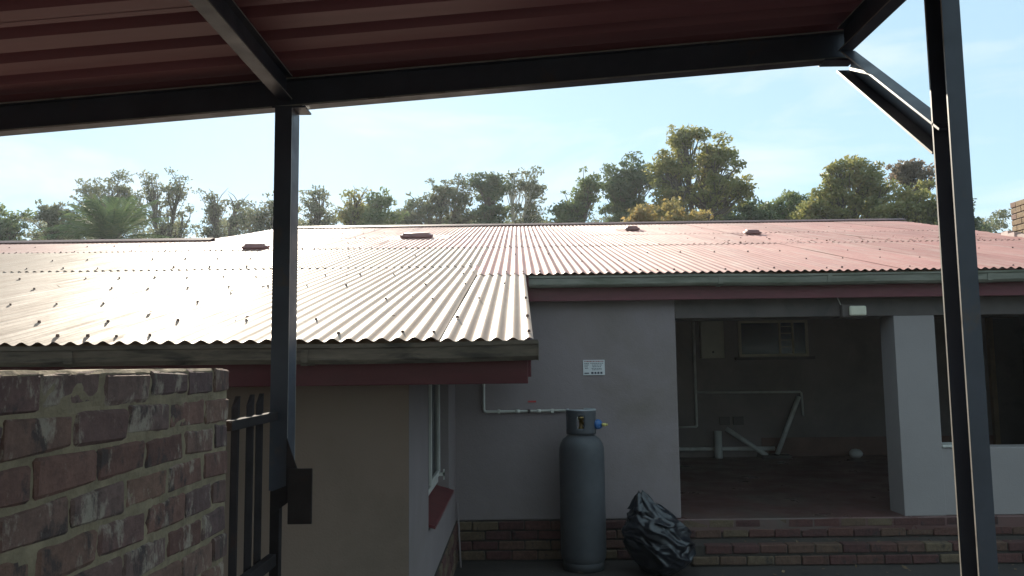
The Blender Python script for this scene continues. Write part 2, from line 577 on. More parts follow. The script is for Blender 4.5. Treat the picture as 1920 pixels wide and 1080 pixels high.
# rest of the house body, behind and to the left
w = MB()
w.box(-8.6, -8.4, 4.42, 20, G - 0.05, 0.2)
w.box(-8.6, 9.4, 20, 20.2, G - 0.05, 1.9)
w.box(9.42, 9.6, 7.3, 20, G - 0.05, 0.8)
w.add([(-4.8, YL, ZL - 0.05), (-4.8, 16.43, Z3 - 0.06), (-4.8, 20, 2.0), (-4.8, YL, 0.3), (-4.8, 20, 0.3),
       (-4.6, YL, ZL - 0.05), (-4.6, 16.43, Z3 - 0.06), (-4.6, 20, 2.0), (-4.6, YL, 0.3), (-4.6, 20, 0.3)],
      [(0, 1, 2, 4, 3), (5, 8, 9, 7, 6), (0, 5, 6, 1), (1, 6, 7, 2), (0, 3, 8, 5)])
hpart('wall', w, M['plaster'])
# column and parapet of the veranda
hpart('column', MB().box(3.405, 3.772, YB, YB + 0.28, FL, 0.395), M['plaster_white'], bevel=0.004)
hpart('parapet', MB().box(3.60, 9.2, YB + 0.003, YB + 0.24, FL + 0.001, -0.79), M['plaster_white'], bevel=0.008)
hpart('parapet_ledge', MB().box(3.77, 4.02, YB - 0.012, YB + 0.25, -0.787, -0.765), M['pvc'], bevel=0.006)
# lintel over the veranda opening
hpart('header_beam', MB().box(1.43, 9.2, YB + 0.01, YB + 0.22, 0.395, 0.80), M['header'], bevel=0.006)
# veranda floor and dado
hpart('veranda_floor', MB().box(1.36, 9.2, YB - 0.03, YV, FL - 0.12, FL), M['stoep'], bevel=0.01)
hpart('dado', MB().box(3.52, 9.2, YV - 0.012, YV, FL + 0.004, -1.11), M['dado'])
# dark inner door on the right-hand end of the veranda
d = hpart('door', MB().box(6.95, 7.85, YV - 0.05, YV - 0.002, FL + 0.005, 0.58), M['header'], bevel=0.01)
sub(MB().box(6.88, 6.95, YV - 0.07, YV - 0.002, FL + 0.005, 0.59).box(7.85, 7.92, YV - 0.07, YV - 0.002, FL + 0.005, 0.59).build('door_frame', M['timber']), d)

# fascias -------------------------------------------------------------
hpart('fascia', MB().box(-8.6, 0.045, 3.752, 3.776, -0.09, 0.095), M['fascia'], bevel=0.003)
hpart('fascia', MB().box(XR + 0.01, 9.4, 7.115, 7.14, 0.556, 0.775), M['fascia'], bevel=0.003)
w = MB()   # barge board along the wing verge
w.add([(XR - 0.035, 3.78, -0.06), (XR - 0.012, 3.78, -0.06), (XR - 0.035, 7.11, 0.62), (XR - 0.012, 7.11, 0.62),
       (XR - 0.035, 3.78, 0.105), (XR - 0.012, 3.78, 0.105), (XR - 0.035, 7.11, 0.775), (XR - 0.012, 7.11, 0.775)],
      [(0, 1, 3, 2), (4, 6, 7, 5), (0, 4, 5, 1), (2, 3, 7, 6), (0, 2, 6, 4), (1, 5, 7, 3)])
hpart('barge_board', w, M['fascia'])
hpart('soffit', MB().box(XS, XR - 0.04, 3.79, 7.10, -0.075, -0.06), M['header'])
hpart('soffit', MB().box(-8.6, XS - 0.001, 3.78, 4.2, -0.072, -0.06), M['header'])


# gutters (square section with a rolled lip) ---------------------------
def gutter(x0, x1, yf, yb, zt, zb, material, joints):
    lip = 0.012
    t = 0.003
    prof = [(yf, zt), (yf, zt - 0.018), (yf + 0.008, zt - 0.024), (yf + 0.008, zb + 0.02), (yf + 0.022, zb), (yb, zb), (yb, zt - 0.004),
            (yb - t, zt - 0.004), (yb - t, zb + t), (yf + 0.024, zb + t), (yf + 0.008 + t, zb + 0.022), (yf + 0.008 + t, zt - 0.026), (yf + lip, zt - 0.018), (yf + lip, zt)]
    n = len(prof)
    segs = max(2, int((x1 - x0) / 0.45))
    vs, fs = [], []
    for i in range(segs + 1):
        x = x0 + (x1 - x0) * i / segs
        dz = 0.004 * math.sin(x * 1.7) + 0.003 * math.sin(x * 4.1 + 1)
        vs += [(x, y + 0.003 * math.sin(x * 2.3), z + dz) for y, z in prof]
    for i in range(segs):
        for k in range(n):
            fs.append((i * n + k, i * n + (k + 1) % n, (i + 1) * n + (k + 1) % n, (i + 1) * n + k))
    g = hpart('gutter', MB().add(vs, fs), material)
    sub(MB().box(x1, x1 + 0.003, yf + 0.004, yb, zb, zt - 0.003).build('end_cap', material), g)
    for x in joints:
        j = MB().box(x - 0.02, x + 0.02, yf + 0.001, yf + 0.006, zb + 0.012, zt - 0.022).box(x - 0.02, x + 0.02, yf + 0.014, yb, zb - 0.004, zb - 0.001)
        sub(j.build('gutter_joint', material), g)
    return g


gutter(-8.6, XR + 0.018, 3.625, 3.748, 0.107, 0.015, M['gutter'], (-2.05, -5.0))
gutter(XR + 0.03, 9.4, 6.99, 7.112, 0.768, 0.672, M['gutter_green'], (1.79, 2.75, 4.15, 6.2))
sub(MB().box(-0.985, -0.955, 3.617, 3.624, 0.02, 0.075).box(-0.985, -0.955, 3.617, 3.75, 0.004, 0.011).build('gutter_bracket', M['gutter']), [o for o in house.children if o.name.startswith('gutter')][0])

# roof ----------------------------------------------------------------
P = 0.0762
AMP = 0.0086
rm = MB()
for y in (3.85, 4.33, 5.17, 6.13, 7.0):          # purlins under the wing
    rm.box(-8.5, 0.03, y - 0.025, y + 0.025, zroof(y) - 0.10, zroof(y) - 0.03)
for y in (7.2, 8.1, 9.1, 10.3, 11.5, 12.4):
    rm.box(-8.5, 9.3, y - 0.025, y + 0.025, zroof(y) - 0.10, zroof(y) - 0.03)
for y in (13.6, 14.8, 16.2):
    rm.box(-4.55, 7.2, y - 0.025, y + 0.025, zroof(y) - 0.10, zroof(y) - 0.03)
# rear slopes
rm.add([(-4.9, 16.45, Z3 - 0.03), (7.97, 16.45, Z3 - 0.03), (7.97, 20.6, 1.95), (-4.9, 20.6, 1.95),
        (-4.9, 16.45, Z3 - 0.07), (7.97, 16.45, Z3 - 0.07), (7.97, 20.6, 1.9), (-4.9, 20.6, 1.9)],
       [(0, 1, 2, 3), (4, 7, 6, 5), (0, 4, 5, 1), (2, 6, 7, 3), (0, 3, 7, 4), (1, 5, 6, 2)])
rm.add([(-8.6, YL, ZL - 0.03), (-4.9, YL, ZL - 0.03), (-4.9, 20, 0.3), (-8.6, 20, 0.3),
        (-8.6, YL, ZL - 0.07), (-4.9, YL, ZL - 0.07), (-4.9, 20, 0.25), (-8.6, 20, 0.25)],
       [(0, 1, 2, 3), (4, 7, 6, 5), (0, 4, 5, 1), (2, 6, 7, 3), (0, 3, 7, 4), (1, 5, 6, 2)])
roof = hpart('roof', rm, M['timber'])
RV = Vector(house.location)

_sheets = {}


def sheet_mesh(length, ncor, paint):
    key = (round(length, 3), ncor, paint)
    if key in _sheets:
        return _sheets[key]
    spp = 8
    nx = int(ncor * spp)
    ny = max(2, int(length / 0.45))
    vs, fs = [], []
    for j in range(ny + 1):
        y = length * j / ny
        for i in range(nx + 1):
            x = i * P / spp
            s_ = noise.noise(Vector((x * 1.7, y * 1.1, length))) * 0.0035
            a = AMP * (1 + 0.10 * noise.noise(Vector((x * 9, y * 1.5, 3 + length))))
            vs.append((x, y, a * math.cos(2 * math.pi * i / spp) - AMP + s_))
    for j in range(ny):
        for i in range(nx):
            q = j * (nx + 1) + i
            fs.append((q, q + 1, q + nx + 2, q + nx + 1))
    me = MB().add(vs, fs).mesh('roof_sheet', True)
    me.materials.append(M[paint])
    _sheets[key] = me
    return me


CUT_A, CUT_B = Vector((7.97, 16.43, 0)), Vector((7.06, 11.25, 0))


def sheet(x, ya, yb, za, zb, ncor=10.5, lift=0.0, cut=False, paint='roof'):
    length = math.hypot(yb - ya, zb - za)
    ang = math.atan2(zb - za, yb - ya)
    me = sheet_mesh(length, ncor, paint)
    Mx = Matrix.Translation(Vector((x, ya, za + lift + rng.uniform(-0.0015, 0.0015)))) @ Matrix.Rotation(ang, 4, 'X') @ Matrix.Rotation(rng.uniform(-0.0006, 0.0006), 4, 'Z')
    if cut:
        me = me.copy()
        bm = bmesh.new()
        bm.from_mesh(me)
        inv = Mx.inverted()
        n = Vector((CUT_B.y - CUT_A.y, CUT_A.x - CUT_B.x, 0)).normalized()
        if n.x < 0:
            n = -n
        bmesh.ops.bisect_plane(bm, geom=bm.verts[:] + bm.edges[:] + bm.faces[:], plane_co=inv @ CUT_A, plane_no=inv.to_3x3() @ n, clear_outer=True)
        empty_ = not bm.faces
        bm.to_mesh(me)
        bm.free()
        if empty_:
            return None
    o = link('roof_sheet', me, None, roof)
    o.matrix_local = Mx
    return o


screw = MB()


def screw_at(x, y, s=1.0):
    z = zroof(y) + 0.002 + (0.011 * (y - Y1) / (Y2 - Y1) if y < Y2 else 0.004)
    r = 0.0085 * s
    n = 6
    vs = [(x + r * math.cos(k * math.pi / 3), y + r * math.sin(k * math.pi / 3), z - 0.004) for k in range(n)]
    vs += [(x + r * 0.75 * math.cos(k * math.pi / 3), y + r * 0.75 * math.sin(k * math.pi / 3), z + 0.008 * s) for k in range(n)]
    fs = [(k, (k + 1) % n, n + (k + 1) % n, n + k) for k in range(n)] + [tuple(range(n, 2 * n))]
    screw.add(vs, fs)


PH = XR - 0.02               # a crest of the corrugation lies here
CV = 10 * P
# row A: wing sheets from the eave to the first lap
for k in range(-12, 1):
    x = PH - 6 * P + k * CV
    if k == 0:
        sheet(x, Y1, 7.20, Z1, Z1 + S1 * (7.20 - Y1), 6.25, lift=-0.002, paint='roof_tan')
    else:
        sheet(x, Y1, 7.98, Z1, zroof(7.98) - 0.005, 10.5, lift=0.0008 * (k % 2), paint='roof_tan')
# row B: from the main eave or the first lap up to the second lap
XB = PH - 6 * P
for k in range(-11, 13):
    x = XB + k * CV
    ya = Y2 if k >= 0 else 7.88
    sheet(x, ya, 10.52, zroof(ya) + 0.004, zroof(10.52) + 0.002, 10.5, lift=0.0008 * (k % 2), paint='roof_tan' if k < 0 else 'roof')
# row C and D
for k in range(-11, 12):
    x = XB + k * CV
    yb = YL if x < -5.3 else 12.84
    sheet(x, 10.42, yb, zroof(10.42) + 0.008, zroof(yb) + 0.006, 10.5, lift=0.0008 * (k % 2), cut=k > 7)
for k in range(-6, 12):
    x = XB + k * CV
    sheet(x, 12.72, Y3, zroof(12.72) + 0.011, zroof(Y3) + 0.006, 10.5, lift=0.0008 * (k % 2), cut=k > 7)
# screws on the crests
for y, st, j in ((3.84, 2, 0.02), (4.32, 5, 0.02), (5.17, 4, 0.03), (6.13, 4, 0.04), (7.02, 4, 0.03)):
    for k in range(0, 112):
        if (k + int(y * 7)) % st == 0 and rng.random() < 0.72:
            screw_at(PH - k * P, y + rng.uniform(-j, j), rng.uniform(0.9, 1.25))
for y, st in ((7.2, 2), (8.1, 5), (9.1, 5), (10.46, 2), (11.5, 5), (12.78, 2), (14.2, 5), (15.3, 5)):
    for k in range(-112, 118):
        x = PH + k * P
        if (k + int(y * 9)) % st or rng.random() > 0.62:
            continue
        if y < 7.8 and x < XB:
            continue
        if (y > YL - 0.1 and x < -4.75) or (y > 11 and x > 6.9):
            continue
        screw_at(x, y + rng.uniform(-0.03, 0.03), rng.uniform(0.9, 1.3))
so = screw.build('roof_screws', M['screw'])
so['kind'] = 'stuff'
so.parent = roof


def rpart(name, mb, material, bevel=0.0, smooth=False):
    o = mb.build(name, material, roof, smooth, bevel)
    return o


# ridge caps
def ridge(x0, x1, y, z):
    w = MB()
    prof = [(-0.17, -0.028), (-0.16, -0.018), (-0.03, 0.030), (0.0, 0.040), (0.03, 0.030), (0.18, -0.02), (0.18, -0.026), (0.0, 0.030), (-0.16, -0.026)]
    n = int((x1 - x0) / 1.8) + 1
    for i in range(n):
        a, b = x0 + (x1 - x0) * i / n, x0 + (x1 - x0) * (i + 1) / n + 0.03
        rpart('ridge_cap', MB().prism(prof, (a, y, z + 0.001 * (i % 3)), (b, y, z + 0.001 * (i % 3)), (0, 1, 0), (0, 0, 1)), M['roof_dark'])


ridge(-4.95, 8.0, Y3, Z3 + 0.012)
ridge(-8.9, -4.86, YL, ZL + 0.012)


def roof_vent(x0, x1, y, depth, h):
    z = zroof(y)
    ang = math.atan(S2)
    cx = (x0 + x1) / 2
    hw = (x1 - x0) / 2
    bm = bmesh.new()
    bmesh.ops.create_cube(bm, size=1)
    for v_ in bm.verts:
        v_.co.x *= 2 * hw * (0.86 if v_.co.z > 0 else 1)
        v_.co.y *= depth * (0.8 if v_.co.z > 0 else 1)
        v_.co.z = (v_.co.z + 0.5) * h
    bmesh.ops.bevel(bm, geom=bm.edges[:], offset=0.03, segments=3, affect='EDGES')
    me = bpy.data.meshes.new('roof_vent')
    bm.to_mesh(me)
    bm.free()
    for p in me.polygons:
        p.use_smooth = True
    o = link('roof_vent', me, M['vent'], house)
    o.location = Vector((cx, y, z - 0.01)) - RV
    o.rotation_euler = (ang, 0, 0)
    fl = MB()
    nx, ny = 14, 5
    vs = [(-hw * 1.9 + hw * 3.8 * i / nx, -depth * 0.75 + depth * 2.4 * j / ny, 0.012 + 0.004 * math.cos(i * 1.9)) for j in range(ny + 1) for i in range(nx + 1)]
    fs = [(j * (nx + 1) + i, j * (nx + 1) + i + 1, (j + 1) * (nx + 1) + i + 1, (j + 1) * (nx + 1) + i) for j in range(ny) for i in range(nx)]
    sub(fl.add(vs, fs).build('flashing', M['roof']), o)
    return o


roof_vent(-3.68, -3.34, 10.62, 0.34, 0.085)
roof_vent(-1.86, -1.33, 12.60, 0.40, 0.095)
roof_vent(1.90, 2.16, 13.9, 0.30, 0.095)
roof_vent(3.55, 3.80, 12.35, 0.30, 0.085)



# ------------------------------------------------------------------ bricks
def brick_meshes(name, material, L, D, Hh, n=5, jit=0.003, bev=0.006):
    out = []
    for i in range(n):
        bm = bmesh.new()
        bmesh.ops.create_cube(bm, size=1)
        for v_ in bm.verts:
            v_.co = Vector((v_.co.x * L, v_.co.y * D, v_.co.z * Hh)) + Vector((rng.uniform(-jit, jit), rng.uniform(-jit, jit) * 0.5, rng.uniform(-jit, jit)))
        bmesh.ops.bevel(bm, geom=bm.edges[:], offset=bev * rng.uniform(0.7, 1.3), segments=1, affect='EDGES')
        for v_ in bm.verts:
            v_.co += Vector((rng.uniform(-1, 1), rng.uniform(-1, 1), rng.uniform(-1, 1))) * jit * 0.35
        me = bpy.data.meshes.new(name)
        bm.to_mesh(me)
        bm.free()
        me.materials.append(material)
        out.append(me)
    return out


def lay(meshes, parent, poff, centre, rotz, sx=1.0):
    o = link('brick', rng.choice(meshes), None, parent)
    o.location = Vector(centre) - poff
    o.rotation_euler = (rng.uniform(-0.006, 0.006), rng.uniform(-0.008, 0.008), rotz + rng.choice((0, math.pi)) + rng.uniform(-0.006, 0.006))
    o.scale = (sx, 1, 1)
    return o


COURSE = 0.085
BL, BH, BD = 0.222, 0.073, 0.106

# plinth of the house and the two veranda steps
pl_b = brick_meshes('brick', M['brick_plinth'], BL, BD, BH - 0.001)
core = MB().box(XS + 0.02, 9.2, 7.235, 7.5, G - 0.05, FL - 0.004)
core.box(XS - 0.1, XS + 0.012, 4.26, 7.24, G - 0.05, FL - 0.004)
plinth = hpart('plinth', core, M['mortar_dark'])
poff = Vector((0, 0, 0))
for c in range(4):
    z = FL - 0.004 - COURSE * c - BH / 2 - 0.002
    off = 0.0 if c % 2 else 0.116
    x = XS + 0.03 - off + 0.116
    while x < 5.7:
        if x + 0.1 > XS:
            lay(pl_b, plinth, poff, (x + rng.uniform(-0.003, 0.003), 7.22 + BD / 2 - 0.002 + rng.uniform(-0.003, 0.003), z), 0)
        x += 0.232
    y = 4.3 + off
    while y < 7.15:
        lay(pl_b, plinth, poff, (XS + 0.024 - BD / 2 + rng.uniform(-0.002, 0.002), y + 0.11, z), math.pi / 2)
        y += 0.232
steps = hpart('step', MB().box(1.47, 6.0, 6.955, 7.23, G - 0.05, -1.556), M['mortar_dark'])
for c in range(2):
    z = -1.556 - COURSE * c - BH / 2 + (0.008 if c == 0 else 0)
    x = 1.45 + (0.116 if c % 2 == 0 else 0.0)
    while x < 5.9:
        lay(pl_b, steps, poff, (x + 0.11, 6.94 + BD / 2 + rng.uniform(-0.004, 0.004), z), 0)
        x += 0.232

# chimney
ch_b = brick_meshes('brick', M['brick_tan'], BL, BD, BH, jit=0.002, bev=0.004)
chim = hpart('chimney', MB().box(CH[0] + 0.008, CH[1] - 0.008, CH[2] + 0.008, CH[3] - 0.008, G, 2.17), M['mortar_dark'])
nc = 7
for c in range(nc):
    z = 2.185 - BH / 2 - COURSE * c
    odd = c % 2
    y = CH[3] - (0.0 if odd else 0.116)
    if not odd:
        lay(ch_b, chim, poff, (CH[0] + BD / 2, CH[3] - 0.053, z), math.pi / 2, 0.48)
    while y - 0.222 > CH[2] - 0.01:
        lay(ch_b, chim, poff, (CH[0] + BD / 2, y - 0.111, z), math.pi / 2)
        y -= 0.232
    x = CH[0] + 0.112 + (0.116 if odd else 0)
    while x + 0.222 < CH[1] + 0.02:
        lay(ch_b, chim, poff, (x + 0.111, CH[2] + BD / 2, z), 0)
        lay(ch_b, chim, poff, (x + 0.111, CH[3] - BD / 2, z), 0)
        x += 0.232
w = MB()
for i in range(6):
    y = CH[2] - 0.06 + i * 0.16
    w.box(CH[0] - 0.10 + 0.012 * (i % 2), CH[0] + 0.004, y, y + 0.158, zroof(y) + 0.006, zroof(y + 0.16) + 0.026 + 0.01 * (i % 3))
sub(w.build('flashing', M['flash']), chim).location = -poff

# ------------------------------------------------------------------ windows
# wing side window
win = hpart('window', MB().box(XS - 0.125, XS - 0.085, WY0 + 0.002, WY0 + 0.045, WZ0 + 0.03, 0.098).box(XS - 0.125, XS - 0.085, WY1 - 0.045, WY1 - 0.002, WZ0 + 0.03, 0.098)
            .box(XS - 0.125, XS - 0.085, WY0 + 0.046, WY1 - 0.046, WZ0 + 0.03, WZ0 + 0.07).box(XS - 0.122, XS - 0.088, 5.80, 5.84, WZ0 + 0.071, 0.098), M['frame'], bevel=0.004)
sub(MB().box(XS - 0.108, XS - 0.102, WY0 + 0.046, 5.799, WZ0 + 0.071, 0.097).build('pane', M['glass']), win)
sub(MB().box(XS - 0.108, XS - 0.102, 5.841, WY1 - 0.046, WZ0 + 0.071, 0.097).build('pane', M['glass']), win)
ca = MB().box(XS - 0.084, XS - 0.062, WY1 - 0.10, WY1 - 0.06, WZ0 + 0.10, 0.095).box(XS - 0.084, XS - 0.062, 5.86, 5.90, WZ0 + 0.10, 0.095).box(XS - 0.084, XS - 0.062, 5.901, WY1 - 0.101, WZ0 + 0.10, WZ0 + 0.14)
sub(ca.build('casement', M['frame'], bevel=0.003), win)
sub(MB().box(XS - 0.062, XS - 0.02, 6.40, 6.43, -0.87, -0.845).box(XS - 0.03, XS - 0.02, 6.40, 6.43, -0.90, -0.82).build('latch', M['frame']), win)
sm = MB().prism([(0.0, 0.0), (-0.19, 0.055), (-0.19, 0.075), (-0.005, 0.022), (0.0, 0.018)], (XS + 0.042, WY0 + 0.003, -1.022), (XS + 0.042, WY1 - 0.003, -1.022), (1, 0, 0), (0, 0, 1))
sub(sm.build('sill', M['sill'], bevel=0.003), win)
# tile joints are visible edges of separate sill tiles
# veranda window
wy = YV - 0.04
win2 = hpart('window', MB().box(3.24, 4.26, wy, wy + 0.039, 0.065, 0.105).box(3.24, 3.28, wy, wy + 0.039, 0.1055, 0.595).box(4.22, 4.26, wy, wy + 0.039, 0.1055, 0.595)
             .box(3.83, 3.86, wy, wy + 0.039, 0.1055, 0.595).box(4.02, 4.05, wy, wy + 0.039, 0.1055, 0.595).box(3.2805, 4.2195, wy, wy + 0.038, 0.56, 0.595), M['frame_yellow'], bevel=0.003)
for a, b_ in ((3.281, 3.829), (3.861, 4.019), (4.051, 4.219)):
    sub(MB().box(a, b_, wy + 0.015, wy + 0.022, 0.106, 0.559).build('pane', M['glass']), win2)
bar = MB()
for z in (0.20, 0.30, 0.40, 0.50):
    bar.box(3.862, 4.018, wy + 0.005, wy + 0.012, z, z + 0.01)
sub(bar.build('burglar_bars', M['frame_yellow']), win2)
sub(MB().box(3.18, 4.34, YV - 0.07, YV - 0.002, 0.02, 0.062).build('sill', M['header'], bevel=0.005), win2)

# ------------------------------------------------------------------ carport
def zbeam(x):
    return 1.043 + 0.074 * (x + 0.95)


carport = empty('carport', (0, 3.15, G), 'dark steel carport with red ribbed sheet roof overhead', 'carport')
CO = Vector(carport.location)


def cpart(name, mb, material, parent=None, bevel=0.0, smooth=False):
    o = mb.build(name, material, parent or carport, smooth, bevel)
    if getattr(mb, 'edge', 0):          # long narrow flange edges have lost their paint
        o.data.materials.append(M['steel_edge'])
        for k in (0, 4, 6, 10):
            o.data.polygons[k].material_index = 1
    if parent is None:
        o.location = -CO
    return o


YF = 3.155
XE = 1.335                    # right-hand edge beam
# front beam follows the fall of the roof
dz = Vector((1, 0, 0.074)).normalized()
upn = Vector((-0.074, 0, 1)).normalized()
fb = cpart('beam', MB().ibeam(Vector((-4.6, YF, zbeam(-4.6) + 0.06)), Vector((1.36, YF, zbeam(1.36) + 0.06)), upn, (0, 1, 0), h=0.12, w=0.06, tf=0.007), M['steel'])
# rafters running back over the yard
for x in (-0.926, XE, -3.4):
    zb = zbeam(x) + 0.075 - 0.05
    cpart('rafter', MB().ibeam((x, -2.4, zb + 0.053), (x, YF - 0.031, zb + 0.053), (0, 0, 1), (1, 0, 0), h=0.10, w=0.055), M['steel'])
# left post, narrow lower length, gusset and guide box
XP = -0.926
cpart('post', MB().ibeam((XP, YF, -0.47), (XP, YF, zbeam(XP) - 0.011), (0, 1, 0), (1, 0, 0), h=0.11, w=0.068, channel=True), M['steel'])
cpart('post', MB().box(XP - 0.027, XP + 0.008, YF - 0.06, YF - 0.02, G - 0.02, -0.471), M['steel_rust'])
cpart('cap_plate', MB().box(XP - 0.048, XP + 0.085, YF - 0.05, YF + 0.05, zbeam(XP) - 0.0105, zbeam(XP) - 0.003), M['steel'], bevel=0.001)
cpart('gusset', MB().prism([(0.035, -0.27), (0.052, -0.32), (0.075, -0.385), (0.10, -0.40), (0.10, -0.47), (-0.02, -0.56), (-0.02, -0.471), (0.035, -0.45)], (XP, YF - 0.066, 0), (XP, YF - 0.058, 0), (1, 0, 0), (0, 0, 1)), M['steel_rust'])
cpart('guide_box', MB().box(XP + 0.045, XP + 0.137, YF - 0.078, YF - 0.067, -0.592, -0.385), M['steel_rust'], bevel=0.003)
# right post and brace
cpart('post', MB().ibeam((XE, 2.405, G - 0.02), (XE, 2.405, zbeam(XE) + 0.02), (0, 1, 0), (1, 0, 0), tf=0.007, channel=True), M['steel'])
b0, b1 = Vector((XE, 2.44, 0.675)), Vector((XE, 3.125, 1.199))
bd = (b1 - b0).normalized()
cpart('brace', MB().ibeam(b0, b1, bd.cross(Vector((1, 0, 0))), (1, 0, 0), h=0.086, w=0.055, tf=0.007, channel=True), M['steel'])
cpart('end_plate', MB().box(XE - 0.09, XE + 0.03, YF - 0.05, YF + 0.02, zbeam(XE) - 0.016, zbeam(XE) - 0.008), M['steel'])
# ribbed roof sheets running left to right
RIB = 0.19


def rib_sheet(y0, nribs, lift):
    prof = []
    for i in range(nribs):
        yy = i * RIB
        prof += [(yy, 0.0), (yy + 0.105, 0.0), (yy + 0.125, 0.034), (yy + 0.170, 0.034)]
    prof += [(nribs * RIB, 0.0), (nribs * RIB + 0.03, 0.0)]
    w = MB()
    vs, fs = [], []
    n = len(prof)
    xsn = [-4.9 + i * 0.6 for i in range(11)] + [1.39]
    for x in xsn:
        for yy, zz in prof:
            vs.append((x, y0 - yy, zbeam(x) + 0.1305 + zz + lift))
    for i in range(len(xsn) - 1):
        for k in range(n - 1):
            fs.append((i * n + k, i * n + k + 1, (i + 1) * n + k + 1, (i + 1) * n + k))
    o = cpart('roof_sheet', w.add(vs, fs), M['carport'])
    return o


for i in range(8):
    rib_sheet(3.27 - i * 4 * RIB, 4, 0.0012 * (i % 2))

# ------------------------------------------------------------------ brick wall on the left
XW = -0.926
YE = 2.56
wallE = empty('brick_wall', (XW, YE, G), 'rough weathered face-brick wall beside the palisade gate', 'wall')
WO = Vector(wallE.location)
wb = brick_meshes('brick', M['brick'], BL, BD, BH, 10, 0.0055, 0.007)
NB = 20
TOP = -0.004
mm_ = MB()
ny_, nz_ = 170, 170
y0w = -0.35


def wall_off(y, z):
    # bricks bulge a little; mortar squeezed unevenly out of the joints
    return 0.0045 * noise.noise(Vector((y * 21, z * 30, 0))) + 0.0022 * noise.noise(Vector((y * 60, z * 60, 5)))


vs, fs = [], []
for j in range(nz_ + 1):
    z = G - 0.05 + (TOP - 0.004 - (G - 0.05)) * j / nz_
    for i in range(ny_ + 1):
        y = y0w + (YE - 0.004 - y0w) * i / ny_
        vs.append((XW - 0.0050 + wall_off(y, z), y, z))
for j in range(nz_):
    for i in range(ny_):
        q = j * (ny_ + 1) + i
        fs.append((q, q + 1, q + ny_ + 2, q + ny_ + 1))
mm_.add(vs, fs)
mm_.box(XW - 0.104, XW - 0.012, y0w, YE - 0.006, G - 0.05, TOP - 0.006)
o = mm_.build('mortar', M['mortar'], wallE)
o.location = -WO
for c in range(NB):
    z = TOP - COURSE * c - BH / 2
    if c % 2 == 0:
        cuts = [2.56, 2.44, 2.25]
    else:
        cuts = [2.56, 2.375, 2.137]
    if c % 4 == 2:
        cuts = [2.56, 2.455, 2.235]
    while cuts[-1] > y0w + 0.25:
        cuts.append(cuts[-1] - 0.232)
    for a, b_ in zip(cuts[:-1], cuts[1:]):
        L = a - b_ - 0.010
        zj = rng.uniform(-0.003, 0.003)
        lay(wb, wallE, WO, (XW - BD / 2 + rng.uniform(-0.003, 0.004), (a + b_) / 2 + rng.uniform(-0.003, 0.003), z + zj), math.pi / 2, L / BL)
# mortar left along the top of the wall
vs, fs = [], []
n_ = 60
for i in range(n_ + 1):
    y = y0w + (YE - 0.03 - y0w) * i / n_
    h = TOP + 0.003 + 0.004 * noise.noise(Vector((y * 9, 0, 7)))
    wd = 0.004 * noise.noise(Vector((y * 14, 3, 1)))
    vs += [(XW - 0.100, y, h), (XW - 0.012 + wd, y, h), (XW - 0.004 + wd, y, TOP - 0.006), (XW - 0.105, y, TOP - 0.006)]
for i in range(n_):
    for k in range(4):
        fs.append((i * 4 + k, i * 4 + (k + 1) % 4, (i + 1) * 4 + (k + 1) % 4, (i + 1) * 4 + k))
o = MB().add(vs, fs).build('mortar_bed', M['mortar'], wallE)
o.location = -WO

# ------------------------------------------------------------------ palisade gate
gate = empty('palisade_gate', (-0.94, 2.8, G), 'dark steel palisade gate between brick wall and carport post', 'gate')
GO = Vector(gate.location)
for z0, z1 in ((-0.203, -0.170), (-0.745, -0.70), (-1.50, -1.46)):
    o = MB().box(-0.952, -0.922, 2.585, 3.082, z0, z1).build('rail', M['steel_rust'], gate, bevel=0.002)
    o.location = -GO
for y in (2.755, 2.905, 3.01):
    w = MB()
    prof = [(-0.031, -0.006), (-0.009, 0.006), (0.009, 0.006), (0.031, -0.006), (0.028, -0.010), (0.008, 0.002), (-0.008, 0.002), (-0.028, -0.010)]
    n = len(prof)
    vs = [(-0.966 + q, y + p, G + 0.06) for p, q in prof] + [(-0.966 + q, y + p, -0.135) for p, q in prof] + [(-0.966 + q, y + 0.012 + p * 0.15, -0.098) for p, q in prof]
    fs = [(i * n + k, i * n + (k + 1) % n, (i + 1) * n + (k + 1) % n, (i + 1) * n + k) for i in range(2) for k in range(n)]
    o = w.add(vs, fs).build('pale', M['steel_rust'], gate)
    o.location = -GO

# ------------------------------------------------------------------ gas cylinder
CX, CY = 0.533, 6.95
RC = 0.193
cyl = empty('gas_cylinder', (CX, CY, G), 'tall grey gas cylinder standing against the grey court wall', 'gas cylinder')
prof = [(0.0, 0.045), (0.10, 0.04), (0.165, 0.055), (0.186, 0.09), (RC, 0.13), (RC, 0.36), (RC, 0.95), (RC - 0.002, 1.00),
        (RC - 0.012, 1.04), (RC - 0.035, 1.08), (RC - 0.075, 1.11), (0.07, 1.135), (0.03, 1.142), (0.0, 1.143)]
MB().lathe(prof, n=48).build('body', M['cylinder'], cyl, True)
MB().lathe([(0.165, 0.0), (0.172, 0.0), (0.174, 0.10), (0.166, 0.10), (0.165, 0.0)], n=40).build('foot_ring', M['cylinder'], cyl, True)
